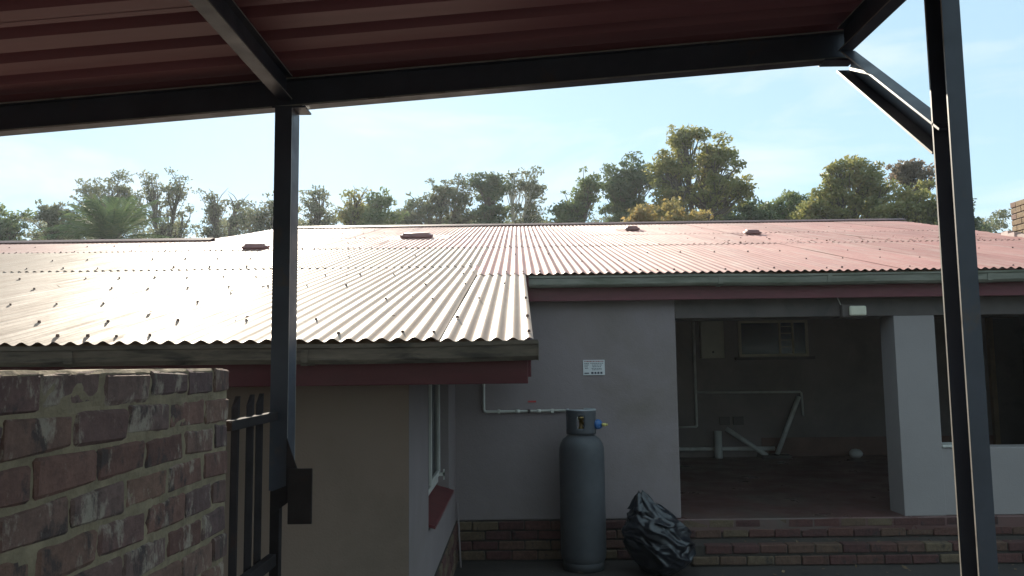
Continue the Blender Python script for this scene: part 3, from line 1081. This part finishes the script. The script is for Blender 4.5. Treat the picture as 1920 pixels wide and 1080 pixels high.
# shroud: curved plate with two hand holes, open at the back right
vs, fs = [], []
rs_, nA, nZ = 0.128, 44, 12
a0, a1 = R(-215), R(75)
cells = set()
for i in range(nA):
    for j in range(nZ):
        am = math.degrees(a0 + (a1 - a0) * (i + 0.5) / nA)
        zm = (j + 0.5) / nZ
        hole = (0.28 < zm < 0.74) and (-112 < am < -84 or -20 < am < 14 or -190 < am < -165)
        if not hole:
            cells.add((i, j))
sh = MB()
ring = []
for th in (0, 0.006):
    for j in range(nZ + 1):
        for i in range(nA + 1):
            a = a0 + (a1 - a0) * i / nA
            ring.append(((rs_ - th) * math.cos(a), (rs_ - th) * math.sin(a), 1.125 + 0.20 * j / nZ))
off = (nA + 1) * (nZ + 1)
for (i, j) in cells:
    q = j * (nA + 1) + i
    A = (q, q + 1, q + nA + 2, q + nA + 1)
    fs.append(A)
    fs.append(tuple(x + off for x in A[::-1]))
    for di, dj, e in ((-1, 0, (A[0], A[3])), (1, 0, (A[1], A[2])), (0, -1, (A[0], A[1])), (0, 1, (A[3], A[2]))):
        if (i + di, j + dj) not in cells:
            fs.append((e[0], e[1], e[1] + off, e[0] + off))
shroud = sh.add(ring, fs).build('shroud', M['cylinder'], cyl, True)
rim = [((rs_ - 0.003) * math.cos(a0 + (a1 - a0) * i / 40), (rs_ - 0.003) * math.sin(a0 + (a1 - a0) * i / 40), 1.328) for i in range(41)]
sub(MB().tube(rim, 0.007, 8).build('rim', M['cylinder_light'], None, True), shroud)
vb = MB().lathe([(0.0, 1.135), (0.024, 1.135), (0.024, 1.18), (0.018, 1.185), (0.018, 1.24), (0.028, 1.245), (0.028, 1.268), (0.0, 1.27)], n=14)
vb.tube([(0, 0, 1.212), (0.10, -0.03, 1.212)], 0.014, 10)
MB_v = vb.build('valve', M['brass'], cyl, True)
rg = MB().lathe([(0.0, -0.022), (0.032, -0.022), (0.042, -0.010), (0.042, 0.010), (0.030, 0.024), (0.0, 0.026)], n=18)
ro = rg.build('regulator', M['blue'], cyl, True)
ro.location = (0.140, -0.040, 1.205)
ro.rotation_euler = (R(80), 0, R(25))
fo = MB().tube([(0, 0, 0), (0.035, 0, 0)], 0.014, 8).tube([(0.035, 0, 0), (0.05, 0, 0)], 0.009, 8).build('fitting', M['yellow'], cyl, True)
fo.location = (0.172, -0.06, 1.202)

# gas pipe clipped to the wall
gp = MB().tube([(-0.315, YB - 0.022, 0.40), (-0.315, YB - 0.022, -0.40), (-0.309, YB - 0.022, -0.416), (-0.293, YB - 0.022, -0.422), (0.40, YB - 0.022, -0.420), (0.47, YB - 0.06, -0.425), (0.53, CY + 0.02, -0.50)], 0.013, 8)
gpo = empty('gas_pipe', (-0.315, YB - 0.02, -0.42), 'white gas pipe running down the court wall to the cylinder', 'pipe')
o = gp.build('pipe', M['copper'], gpo, True)
o.location = -Vector(gpo.location)
for x in (-0.18, 0.09, 0.30):
    o = MB().box(x - 0.012, x + 0.012, YB - 0.038, YB - 0.001, -0.438, -0.404).build('clip', M['copper'] if x != 0.09 else M['header'], gpo)
    o.location = -Vector(gpo.location)
for x in (-0.03, 0.16):
    o = MB().tube([(x, YB - 0.022, -0.421), (x + 0.035, YB - 0.022, -0.421)], 0.0175, 10).build('coupling', M['copper'], gpo, True)
    o.location = -Vector(gpo.location)
tag(MB().box(0.082, 0.155, YB - 0.006, YB - 0.0005, -0.344, -0.329).build('red_label', M['red_tag']), 'small red strip label on the court wall above the gas pipe', 'label')

# notice on the wall
no = empty('wall_notice', (0.68, YB - 0.002, -0.038), 'white printed notice fixed to the court wall above the cylinder', 'sign')
NO = Vector(no.location)
o = MB().box(0.584, 0.779, YB - 0.008, YB - 0.001, -0.106, 0.030).build('board', M['paper'], no)
o.location = -NO
tx = MB()
txr = MB()
yq = YB - 0.0095


def dash(mb, x0, x1, z, h):
    x = x0
    while x < x1:
        wd = rng.uniform(0.006, 0.02)
        mb.box(x, min(x + wd, x1), yq, yq + 0.001, z, z + h)
        x += wd + rng.uniform(0.0025, 0.005)


dash(txr, 0.596, 0.768, 0.013, 0.008)
for z, x0, x1 in ((-0.003, 0.596, 0.640), (-0.003, 0.650, 0.766), (-0.018, 0.596, 0.636), (-0.019, 0.665, 0.755), (-0.034, 0.596, 0.628), (-0.034, 0.668, 0.745), (-0.048, 0.60, 0.63), (-0.050, 0.66, 0.75), (-0.062, 0.665, 0.75)):
    dash(tx, x0, x1, z, 0.0055)
for x0, x1, z0, z1 in ((0.595, 0.636, -0.094, -0.084), (0.656, 0.677, -0.096, -0.077), (0.685, 0.703, -0.096, -0.077), (0.711, 0.730, -0.096, -0.077), (0.738, 0.757, -0.096, -0.077)):
    tx.box(x0, x1, yq, yq + 0.001, z0, z1)
for nm, mb, ma in (('print', tx, M['ink']), ('heading', txr, M['ink_red'])):
    o = mb.build(nm, ma, no)
    o.location = -NO

# bulkhead lamp on the lintel
lp = empty('bulkhead_lamp', (3.03, YB + 0.008, 0.43), 'oblong bulkhead lamp on the dark lintel of the veranda', 'lamp')
LO = Vector(lp.location)
o = MB().box(2.918, 3.14, YB - 0.06, YB + 0.008, 0.380, 0.498).build('housing', M['header'], lp, bevel=0.012)
o.location = -LO
o = MB().box(2.975, 3.128, YB - 0.095, YB - 0.061, 0.395, 0.485).build('glass', M['lamp'], lp, bevel=0.016)
o.location = -LO
o = MB().tube([(2.91, YB - 0.002, 0.66), (2.908, YB - 0.004, 0.56), (2.93, YB - 0.012, 0.50)], 0.005, 6).build('cable', M['pvc'], lp, True)
o.location = -LO

# leaning stick in the corner
tag(MB().tube([(-0.556, YB - 0.03, -1.22), (-0.54, YB - 0.10, -1.42), (-0.515, YB - 0.24, G)], 0.009, 6).build('thin_pole', M['plaster'], None, True), 'thin pale pole leaning in the corner of the court wall', 'pole')

# fittings on the veranda back wall
yw = YV - 0.03
bx_ = empty('meter_box', (2.84, YV - 0.05, 0.05), 'cream metal distribution box high on the veranda back wall', 'box')
BO = Vector(bx_.location)
o = MB().box(2.668, 3.006, YV - 0.12, YV - 0.001, 0.05, 0.592).build('cabinet', M['box'], bx_, bevel=0.006)
o.location = -BO
o = MB().box(2.69, 2.955, YV - 0.128, YV - 0.1205, 0.07, 0.58).build('lid', M['box'], bx_, bevel=0.003)
o.location = -BO
o = MB().tube([(2.835, YV - 0.128, 0.14), (2.835, YV - 0.140, 0.14)], 0.016, 10).build('lock', M['header'], bx_)
o.location = -BO
tag(MB().tube([(2.585, yw, 0.59), (2.585, yw, -0.93), (2.575, yw, -0.94), (2.30, yw, -0.94)], 0.018, 8).build('conduit', M['pvc'], None, True), 'thin vertical conduit left of the meter box in the veranda', 'conduit')
tag(MB().tube([(2.61, yw, -0.445), (4.11, yw, -0.452), (4.125, yw, -0.47), (4.135, yw, -0.80)], 0.016, 8).build('conduit', M['pvc'], None, True), 'thin horizontal conduit below the veranda window ending in a drop', 'conduit')
tag(MB().tube([(1.45, yw, -1.255), (3.70, yw, -1.262)], 0.030, 10).build('waste_pipe', M['pvc'], None, True), 'white horizontal waste pipe low along the veranda back wall', 'pipe')
dp = MB().lathe([(0.0, 0.0), (0.057, 0.0), (0.057, 0.10), (0.053, 0.105), (0.053, 0.385), (0.047, 0.385), (0.047, 0.30), (0.0, 0.29)], n=18).build('drain_stub', M['pvc'], None, True)
dp.location = (2.86, YV - 0.14, FL + 0.001)
tag(dp, 'thick upright white drain stub on the veranda floor', 'pipe')
tag(MB().tube([(3.0, yw - 0.03, -0.965), (3.53, yw - 0.20, FL + 0.035)], 0.034, 10).build('waste_pipe', M['pvc'], None, True), 'short slanting waste pipe falling to the right towards the gully', 'pipe')
tag(MB().tube([(4.075, yw - 0.02, -0.52), (3.69, yw - 0.14, FL + 0.05)], 0.034, 10).build('waste_pipe', M['pvc'], None, True), 'long slanting waste pipe leaning to the right above the gully', 'pipe')
gl_ = MB().box(3.44, 3.86, YV - 0.30, YV - 0.05, FL + 0.001, FL + 0.05)
tag(gl_.build('drain_gully', M['header'], None, bevel=0.006), 'dark low drain gully where the slanting pipes meet', 'gully')
tag(box('socket_plate', (2.92, 3.07, YV - 0.03, YV - 0.001, -0.92, -0.80), M['header'], None, 0.004), 'dark socket plate directly above the drain stub in the veranda', 'socket', 'socket plates on the veranda wall')
tag(box('socket_plate', (3.12, 3.27, YV - 0.03, YV - 0.001, -0.92, -0.80), M['header'], None, 0.004), 'dark socket plate right of the one above the drain stub', 'socket', 'socket plates on the veranda wall')
bw = MB()
bw.lathe([(0.0, 0.0), (0.055, 0.0), (0.085, 0.03), (0.092, 0.06), (0.08, 0.09), (0.05, 0.115), (0.0, 0.125)], n=18)
bo = bw.build('white_tub', M['pvc'], None, True)
bo.location = (4.78, YV - 0.25, FL + 0.001)
tag(bo, 'small rounded white tub on the veranda floor by the red dado', 'tub')

# ------------------------------------------------------------------ refuse bag
bag = empty('refuse_bag', (1.10, 6.72, G), 'full black plastic refuse bag slumped between cylinder and steps', 'bag')
bm = bmesh.new()
bmesh.ops.create_icosphere(bm, subdivisions=6, radius=1)


def ridged(p):
    return 1 - abs(noise.noise(p)) * 2


for v_ in bm.verts:
    n = v_.co.normalized()
    t = (n.z + 1) / 2
    ang = math.atan2(n.y, n.x)
    # slumped sack: widest below the middle, leaning right low down, gathered to the upper left
    pr = 0.262 * math.sin(math.pi * t ** 0.82) ** 0.55 if 0 < t < 1 else 0.0
    pr *= 1.0 + 0.07 * math.cos(ang - 0.5) - 0.04 * math.cos(3 * ang + 1)
    if t > 0.6:
        pr *= 1 - 0.30 * ((t - 0.6) / 0.4) ** 1.2
    cx = 0.05 * (1 - t) - 0.13 * max(0, t - 0.35) ** 1.3
    z = 0.60 * t
    wv = 0.5 * noise.noise(n * 1.7)
    f1 = max(0, ridged(Vector((n.x * 0.9 + 3, n.y * 0.9, n.z * 2.7 + 0.9 * n.x + wv)))) ** 1.5 * 0.040
    f2 = max(0, ridged(Vector((n.x * 1.8 + n.z * 0.9, n.y * 1.8 + 7, n.z * 4.2 + 2.2 * n.x + wv)))) ** 2 * 0.016
    f3 = (1 - abs(math.sin(ang * 4.5 + 2.0 * noise.noise(n * 1.6)))) * 0.022 * max(0, (t - 0.5) / 0.5)
    rr = max(0.0, pr - 0.03 * math.sin(math.pi * t) + (f1 + f2) * math.sin(math.pi * min(1, t * 1.05)) ** 0.5 + f3)
    v_.co = Vector((cx + 1.08 * rr * math.cos(ang), rr * 0.9 * math.sin(ang), max(0.0, z + 0.02 * noise.noise(n * 3.1))))
me = bpy.data.meshes.new('bag_body')
bm.to_mesh(me)
bm.free()
for p in me.polygons:
    p.use_smooth = True
link('bag_body', me, M['bag'], bag)
# gathered neck, tied and standing up at the left
neck = MB()
vs, fs = [], []
nn, kk = 14, 36
for i in range(nn + 1):
    s_ = i / nn
    c = Vector((-0.085 - 0.025 * s_, -0.03, 0.53 + 0.135 * s_))
    r0 = (0.080 * (1 - s_) ** 1.1 + 0.030) * (1 - 0.5 * max(0, s_ - 0.8) / 0.2)
    for k in range(kk):
        a = 2 * math.pi * k / kk
        rr = r0 * (1 + 0.20 * math.sin(a * 5 + 1.5 * s_) + 0.12 * math.sin(a * 9 + 3 * s_))
        vs.append(c + Vector((rr * math.cos(a), rr * 0.8 * math.sin(a), 0.018 * math.sin(a * 2 + 1) * s_)))
for i in range(nn):
    for k in range(kk):
        fs.append((i * kk + k, i * kk + (k + 1) % kk, (i + 1) * kk + (k + 1) % kk, (i + 1) * kk + k))
fs.append(tuple(range(nn * kk, (nn + 1) * kk)))
neck.add(vs, fs).build('neck', M['bag'], bag, True)


# ------------------------------------------------------------------ trees
def leaves(centres, radii, counts, size, seed):
    r = np.random.default_rng(seed)
    idx = np.repeat(np.arange(len(centres)), counts)
    n = len(idx)
    off = r.normal(size=(n, 3))
    off /= np.linalg.norm(off, axis=1)[:, None]
    off *= (r.random(n) ** 0.45)[:, None]
    c = np.asarray(centres)[idx] + off * np.asarray(radii)[idx][:, None] * np.array([1.15, 1.15, 0.62])
    a = r.normal(size=(n, 3))
    a /= np.linalg.norm(a, axis=1)[:, None]
    b = np.cross(a, r.normal(size=(n, 3)))
    b /= np.linalg.norm(b, axis=1)[:, None]
    s = size * r.uniform(0.6, 1.35, n)[:, None]
    p = np.stack([c - a * s, c + b * s * 0.42, c + a * s, c - b * s * 0.42], 1).reshape(-1, 3)
    return p, n


def quads_mesh(name, p, n, material):
    me = bpy.data.meshes.new(name)
    me.vertices.add(n * 4)
    me.vertices.foreach_set('co', p.astype(np.float32).ravel())
    me.loops.add(n * 4)
    me.loops.foreach_set('vertex_index', np.arange(n * 4, dtype=np.int32))
    me.polygons.add(n)
    me.polygons.foreach_set('loop_start', np.arange(0, n * 4, 4, dtype=np.int32))
    me.update()
    me.validate()
    me.materials.append(material)
    return me


def tree(label, x, y, top, lobes, leaf, name='tree', dens=1.0, size=0.074, seed=1, bark='bark', crad=(0.13, 0.34), group=None, trunk_r=0.13, lean=0.0, twigs=0):
    """lobes: list of (dx, dz_centre, rx, rz, clusters) in metres about the trunk; heights above eye level"""
    rr = random.Random(seed)
    root = empty(name, (x, y, G), label, 'tree' if name != 'bush' else 'bush', group or None)
    w = MB()
    H0 = min(l[1] - l[3] for l in lobes) - G
    fork = max(0.6, H0 * 0.85)
    w.tube([(0, 0, -0.05), (lean * 0.3, 0.02, fork * 0.5), (lean, 0.0, fork)], [trunk_r * 1.25, trunk_r, trunk_r * 0.8], 8)
    cs, rs, ct = [], [], []
    for (dx, zc, rx, rz, nc) in lobes:
        zc -= G
        base = Vector((lean, 0, fork))
        mid = Vector((dx * 0.55 + lean * 0.4, rr.uniform(-0.2, 0.2), fork + (zc - fork) * 0.55))
        tip = Vector((dx, rr.uniform(-0.2, 0.2), zc + rz * 0.55))
        spine = [base, base.lerp(mid, 0.5) + Vector((rr.uniform(-.15, .15), rr.uniform(-.15, .15), 0)), mid, mid.lerp(tip, 0.5) + Vector((rr.uniform(-.15, .15), 0, 0)), tip]
        r0 = trunk_r * 0.62
        w.tube(spine, [r0, r0 * 0.8, r0 * 0.62, r0 * 0.42, r0 * 0.15], 6)
        for k in range(int(nc * 2.4)):
            while True:
                d = Vector((rr.uniform(-1, 1), rr.uniform(-1, 1), rr.uniform(-1, 1)))
                if 0.15 < d.length < 1.12 and rr.random() < 0.35 + 0.65 * d.length:
                    break
            d *= 0.86 + 0.95 * noise.noise(d.normalized() * 2.3 + Vector((seed * 3.1, dx, zc)))
            c = Vector((dx + d.x * rx, d.y * rx * 0.9, zc + d.z * rz))
            s_ = max(0.05, min(0.98, (c.z - fork) / max(0.3, tip.z - fork) * rr.uniform(0.45, 0.85)))
            i = min(3, int(s_ * 4))
            st = spine[i].lerp(spine[i + 1], s_ * 4 - i)
            m_ = st.lerp(c, 0.55) + Vector((rr.uniform(-.12, .12), rr.uniform(-.12, .12), rr.uniform(-0.05, 0.16)))
            br = trunk_r * rr.uniform(0.12, 0.24)
            w.tube([st, m_, c], [br, br * 0.65, br * 0.3], 4, False)
            cs.append(c)
            q = rr.uniform(*crad)
            rs.append(q)
            ct.append(int(dens * 150 * q * q / 0.12 * rr.uniform(0.6, 1.2)))
        for k in range(twigs):
            a = rr.uniform(0, math.pi)
            st = spine[3].lerp(spine[4], rr.random())
            e = Vector((dx + math.cos(a) * rx * 1.1, 0, zc + rz * rr.uniform(0.5, 1.25)))
            w.tube([st, st.lerp(e, 0.5) + Vector((0, 0, 0.1)), e], [0.02, 0.014, 0.006], 4, False)
    w.build('trunk', M[bark], root, True)
    p, n = leaves([tuple(c) for c in cs], rs, ct, size, seed)
    link('crown', quads_mesh('crown', p, n, LEAF[leaf]), None, root)
    return root


def px(u, y):
    return (u - 972.0) / 1495.8 * y


def pz(v, y, u=960):
    hz = 682.8 - 0.0123 * (u - 972)
    return (hz - v) / 1495.8 * y * 1.0


def ptree(label, u, y, lobes, leaf, **k):
    """lobes measured in the photograph's pixels at distance y: (u0, u1, vtop, vbottom, clusters)"""
    x = px(u, y)
    L = []
    for u0, u1, v0, v1, nc in lobes:
        xa, xb = px(u0, y), px(u1, y)
        za, zb = pz(v1, y, u), pz(v0, y, u)
        L.append(((xa + xb) / 2 - x, (za + zb) / 2, (xb - xa) / 2 * 0.92, (zb - za) / 2 * 0.92, nc))
    return tree(label, x, y, 0, L, leaf, **k)


TG = 'trees growing behind the house'
ptree('low green bushy tree at the far left behind the roof', 8, 27, [(-50, 45, 388, 470, 26), (-60, 20, 360, 460, 14)], 'green', seed=11, group=TG, dens=0.8)
ptree('olive scrubby tree between the far left tree and the palm', 92, 29, [(48, 135, 378, 470, 22), (60, 110, 372, 420, 8)], 'grey', seed=12, group=TG, dens=0.6)
ptree('tall airy grey-green tree rising behind the palm fronds', 195, 31, [(135, 250, 312, 420, 30), (140, 190, 340, 460, 12), (200, 260, 330, 460, 12)], 'grey', seed=13, group=TG, dens=0.5, size=0.07, crad=(0.16, 0.36))
ptree('tall thin airy tree just right of the palm', 305, 30, [(250, 305, 315, 400, 14), (298, 352, 316, 390, 12), (270, 330, 380, 470, 14), (320, 356, 385, 470, 8)], 'grey', seed=14, group=TG, dens=0.42, size=0.07, crad=(0.14, 0.31))
ptree('sparse leaning tree left of the carport post', 395, 31, [(366, 425, 350, 420, 15), (364, 432, 405, 470, 18), (420, 475, 360, 440, 15)], 'grey', seed=15, group=TG, dens=0.38, size=0.07, crad=(0.13, 0.29), twigs=5)
ptree('sparse grey tree directly behind the carport post', 498, 29, [(435, 520, 368, 450, 22), (485, 560, 355, 440, 22)], 'grey', seed=16, group=TG, dens=0.42, crad=(0.14, 0.31), twigs=3)
ptree('thin open tree just right of the carport post', 590, 30, [(556, 632, 338, 410, 18), (550, 645, 390, 450, 24)], 'grey', seed=17, group=TG, dens=0.42, crad=(0.13, 0.29), twigs=3)
ptree('half bare tree with dark twigs above the roof ridge', 662, 29, [(625, 692, 365, 440, 20), (645, 700, 348, 420, 12)], 'yellow', seed=18, group=TG, dens=0.4, twigs=9, crad=(0.16, 0.31))
ptree('rounded olive tree right of the half bare tree', 712, 28, [(680, 752, 378, 450, 20), (690, 735, 352, 400, 9)], 'green', seed=19, group=TG, dens=0.65)
ptree('broad grey-green tree above the long roof vent', 825, 30, [(760, 850, 350, 440, 26), (800, 855, 326, 390, 12), (838, 892, 325, 400, 14), (830, 900, 380, 450, 18), (748, 800, 375, 450, 10)], 'grey', seed=20, group=TG, dens=0.6)
ptree('dense upright dark tree left of the pale trunk', 918, 29, [(892, 948, 313, 390, 22), (890, 955, 370, 450, 22)], 'dark', seed=21, group=TG, dens=0.85)
ptree('airy tree with a pale trunk above the ridge middle', 972, 30, [(948, 990, 308, 370, 9), (985, 1028, 312, 385, 12), (960, 1030, 370, 460, 22)], 'grey', seed=22, group=TG, dens=0.5, bark='bark_white', lean=-0.25)
ptree('light green tree left of the dense dark tree', 1080, 28, [(1032, 1100, 365, 450, 18), (1085, 1140, 316, 400, 18), (1050, 1120, 345, 430, 14)], 'green', seed=23, group=TG, dens=0.6)
ptree('dense dark green tree left of the tallest tree', 1185, 29, [(1130, 1215, 310, 420, 34), (1150, 1240, 292, 380, 26), (1130, 1250, 370, 460, 30)], 'dark', seed=24, group=TG, dens=0.9)
ptree('tallest tree, spreading and yellow-green, above the ridge', 1305, 26, [(1258, 1330, 226, 300, 16), (1232, 1300, 272, 360, 22), (1312, 1388, 248, 340, 26), (1290, 1410, 310, 400, 34), (1225, 1310, 330, 425, 28), (1375, 1416, 320, 380, 9)], 'yellow', seed=25, group=TG, dens=0.72, trunk_r=0.2)
ptree('low orange-tinged bush in front of the tallest tree', 1245, 22, [(1168, 1250, 386, 450, 16), (1240, 1330, 388, 450, 18)], 'orange', name='bush', seed=26, dens=0.9, trunk_r=0.05)
ptree('small dark tree in the gap right of the tallest tree', 1385, 28, [(1330, 1400, 388, 450, 16), (1385, 1440, 374, 440, 16), (1415, 1465, 380, 440, 10)], 'dark', seed=27, group=TG, dens=0.7)
ptree('small green tree left of the broad autumn tree', 1455, 29, [(1430, 1492, 370, 440, 16), (1465, 1525, 352, 430, 14)], 'green', seed=28, group=TG, dens=0.6)
ptree('broad autumn-toned tree near the end of the ridge', 1600, 27, [(1520, 1620, 340, 430, 34), (1555, 1600, 300, 360, 12), (1590, 1660, 292, 370, 20), (1620, 1690, 330, 440, 26), (1490, 1560, 365, 450, 16)], 'yellow', seed=29, group=TG, dens=0.85, trunk_r=0.18)
ptree('rusty-leaved tree beside the right carport post', 1728, 28, [(1680, 1745, 290, 350, 20), (1700, 1775, 300, 370, 16)], 'rust', seed=30, group=TG, dens=0.6)
ptree('yellow-green tree low behind the right carport post', 1735, 26, [(1680, 1750, 345, 430, 20), (1720, 1800, 350, 450, 22), (1640, 1710, 370, 450, 12)], 'yellow', seed=31, group=TG, dens=0.8)
ptree('dark small-crowned tree just right of the carport post', 1808, 29, [(1780, 1842, 385, 450, 14), (1790, 1845, 372, 400, 5), (1800, 1850, 415, 450, 6)], 'dark', seed=32, group=TG, dens=0.6)

# distant wood closing the gaps low down
fc, frd, fcn = [], [], []
frr = random.Random(21)
for i in range(420):
    u = frr.uniform(-80, 1900)
    yy = frr.uniform(40, 46)
    tv = 418 - 24 * (0.5 + 0.5 * noise.noise(Vector((u * 0.013, 0.3, 0)))) - 10 * noise.noise(Vector((u * 0.05, 2, 0)))
    if 345 < u < 366:
        continue
    fc.append((px(u, yy), yy, pz(frr.uniform(tv, 455), yy, u)))
    frd.append(frr.uniform(0.35, 0.75))
    fcn.append(95)
p, n = leaves(fc, frd, fcn, 0.10, 78)
tag(link('far_wood', quads_mesh('far_wood', p, n, LEAF['grey'])), 'low continuous band of distant trees behind the house', kind='stuff')

# palm
PY = 24.0
palm = empty('palm_tree', (px(203, PY), PY, G), 'spiky palm with arching fronds above the left ridge', 'palm')
pzc = pz(448, PY, 203) - G
pt = MB()
pt.tube([(0, 0, -0.05), (0.05, 0, pzc * 0.5), (0.0, 0, pzc)], [0.26, 0.22, 0.24], 10)
pt.build('trunk', M['bark'], palm, True)
prr = random.Random(5)
for i in range(34):
    az = prr.uniform(0, 2 * math.pi)
    el = R(prr.choice((80, 68, 55, 45, 35, 22, 10)) + prr.uniform(-7, 7))
    ln = prr.uniform(1.8, 2.5)
    fr = MB()
    d = Vector((math.cos(az) * math.cos(el), math.sin(az) * math.cos(el), math.sin(el)))
    side = Vector((-math.sin(az), math.cos(az), 0))
    pts = []
    nseg = 12
    for k in range(nseg + 1):
        s_ = k / nseg
        pts.append(d * (ln * s_) + Vector((0, 0, -0.85 * ln * 0.36 * s_ ** 2.3)))
    fr.tube(pts, [0.02 * (1 - 0.8 * k / nseg) for k in range(nseg + 1)], 4, False)
    for k in range(46):
        s_ = 0.14 + 0.86 * k / 46
        j = min(nseg - 1, int(s_ * nseg))
        c = pts[j].lerp(pts[j + 1], s_ * nseg - j)
        tn = (pts[j + 1] - pts[j]).normalized()
        L = 0.36 * math.sin(math.pi * min(1, 0.18 + s_ * 0.80)) + 0.06
        nrm = tn.cross(side).normalized()
        for sg in (-1, 1):
            q = (side * sg * 0.72 + tn * 0.72 + nrm * prr.uniform(-0.7, -0.2)).normalized()
            e = c + q * L
            m_ = c + q * L * 0.45
            wv = tn * 0.012
            fr.add([c - wv, c + wv, m_ + wv * 0.9, e, m_ - wv * 0.9], [(0, 1, 2, 3, 4)])
    me = bpy.data.meshes.new('frond')
    me.from_pydata(fr.v, [], fr.f)
    me.update()
    o = link('frond', me, LEAF['palm'], palm)
    o.location = (0, 0, pzc)

# added belt of trees, out of view, to darken reflections and low horizon light
bc, brd, bcn = [], [], []
brr = random.Random(9)
for i in range(260):
    bc.append((brr.uniform(-34, 34), brr.uniform(-17, -13), G + 0.3 + 6.5 * brr.random() ** 0.8))
    brd.append(brr.uniform(0.8, 1.5))
    bcn.append(60)
p, n = leaves(bc, brd, bcn, 0.28, 77)
tag(link('added_tree_belt', quads_mesh('added_tree_belt', p, n, LEAF['green'])), 'unseen mass of green trees added behind the carport to block horizon light', kind='stuff')


# fallen leaves and grit lying about the yard, the step and the roof
lr = np.random.default_rng(31)
pts_l = []
for _ in range(150):
    pts_l.append((lr.uniform(0.2, 4.6), lr.uniform(5.2, 6.9), G + 0.012))
for _ in range(26):
    pts_l.append((lr.uniform(1.6, 5.0), lr.uniform(6.98, 7.15), -1.545))
for _ in range(90):
    x_, y_l = lr.uniform(2.5, 6.5), lr.normal(10.75, 0.25)
    pts_l.append((x_, y_l, zroof(y_l) + 0.014))
for _ in range(40):
    x_, y_l = lr.uniform(-7, 0), lr.uniform(4, 8)
    pts_l.append((x_, y_l, zroof(y_l) + 0.016))
pts_l = np.array(pts_l)
n = len(pts_l)
a = lr.normal(size=(n, 3)) * np.array([1, 1, 0.15])
a /= np.linalg.norm(a, axis=1)[:, None]
b_ = np.cross(a, np.array([0, 0, 1.0]) + lr.normal(size=(n, 3)) * 0.3)
b_ /= np.linalg.norm(b_, axis=1)[:, None]
sz = lr.uniform(0.010, 0.028, n)[:, None]
p = np.stack([pts_l - a * sz, pts_l + b_ * sz * 0.5, pts_l + a * sz, pts_l - b_ * sz * 0.5], 1).reshape(-1, 3)
tag(link('leaf_litter', quads_mesh('leaf_litter', p, n, simple('dry_leaf', (0.17, 0.11, 0.06), 0.8, 0.4, 30))), 'scattered dry leaves and grit on yard and roof', kind='stuff')

# ------------------------------------------------------------------ haze
hm = bpy.data.materials.new('haze_air')
hm.use_nodes = True
hn = hm.node_tree
hn.nodes.clear()
ho = add(hn, 'ShaderNodeOutputMaterial')
hv = add(hn, 'ShaderNodeVolumePrincipled')
hv.inputs['Color'].default_value = (0.86, 0.93, 1.0, 1)
hv.inputs['Density'].default_value = 0.0009
hv.inputs['Anisotropy'].default_value = 0.5
hn.links.new(hv.outputs['Volume'], ho.inputs['Volume'])
tag(box('haze', (-960, 960, -960, 960, G - 1.2, 12.5), hm), 'thin pale air haze over the whole plot', kind='stuff')
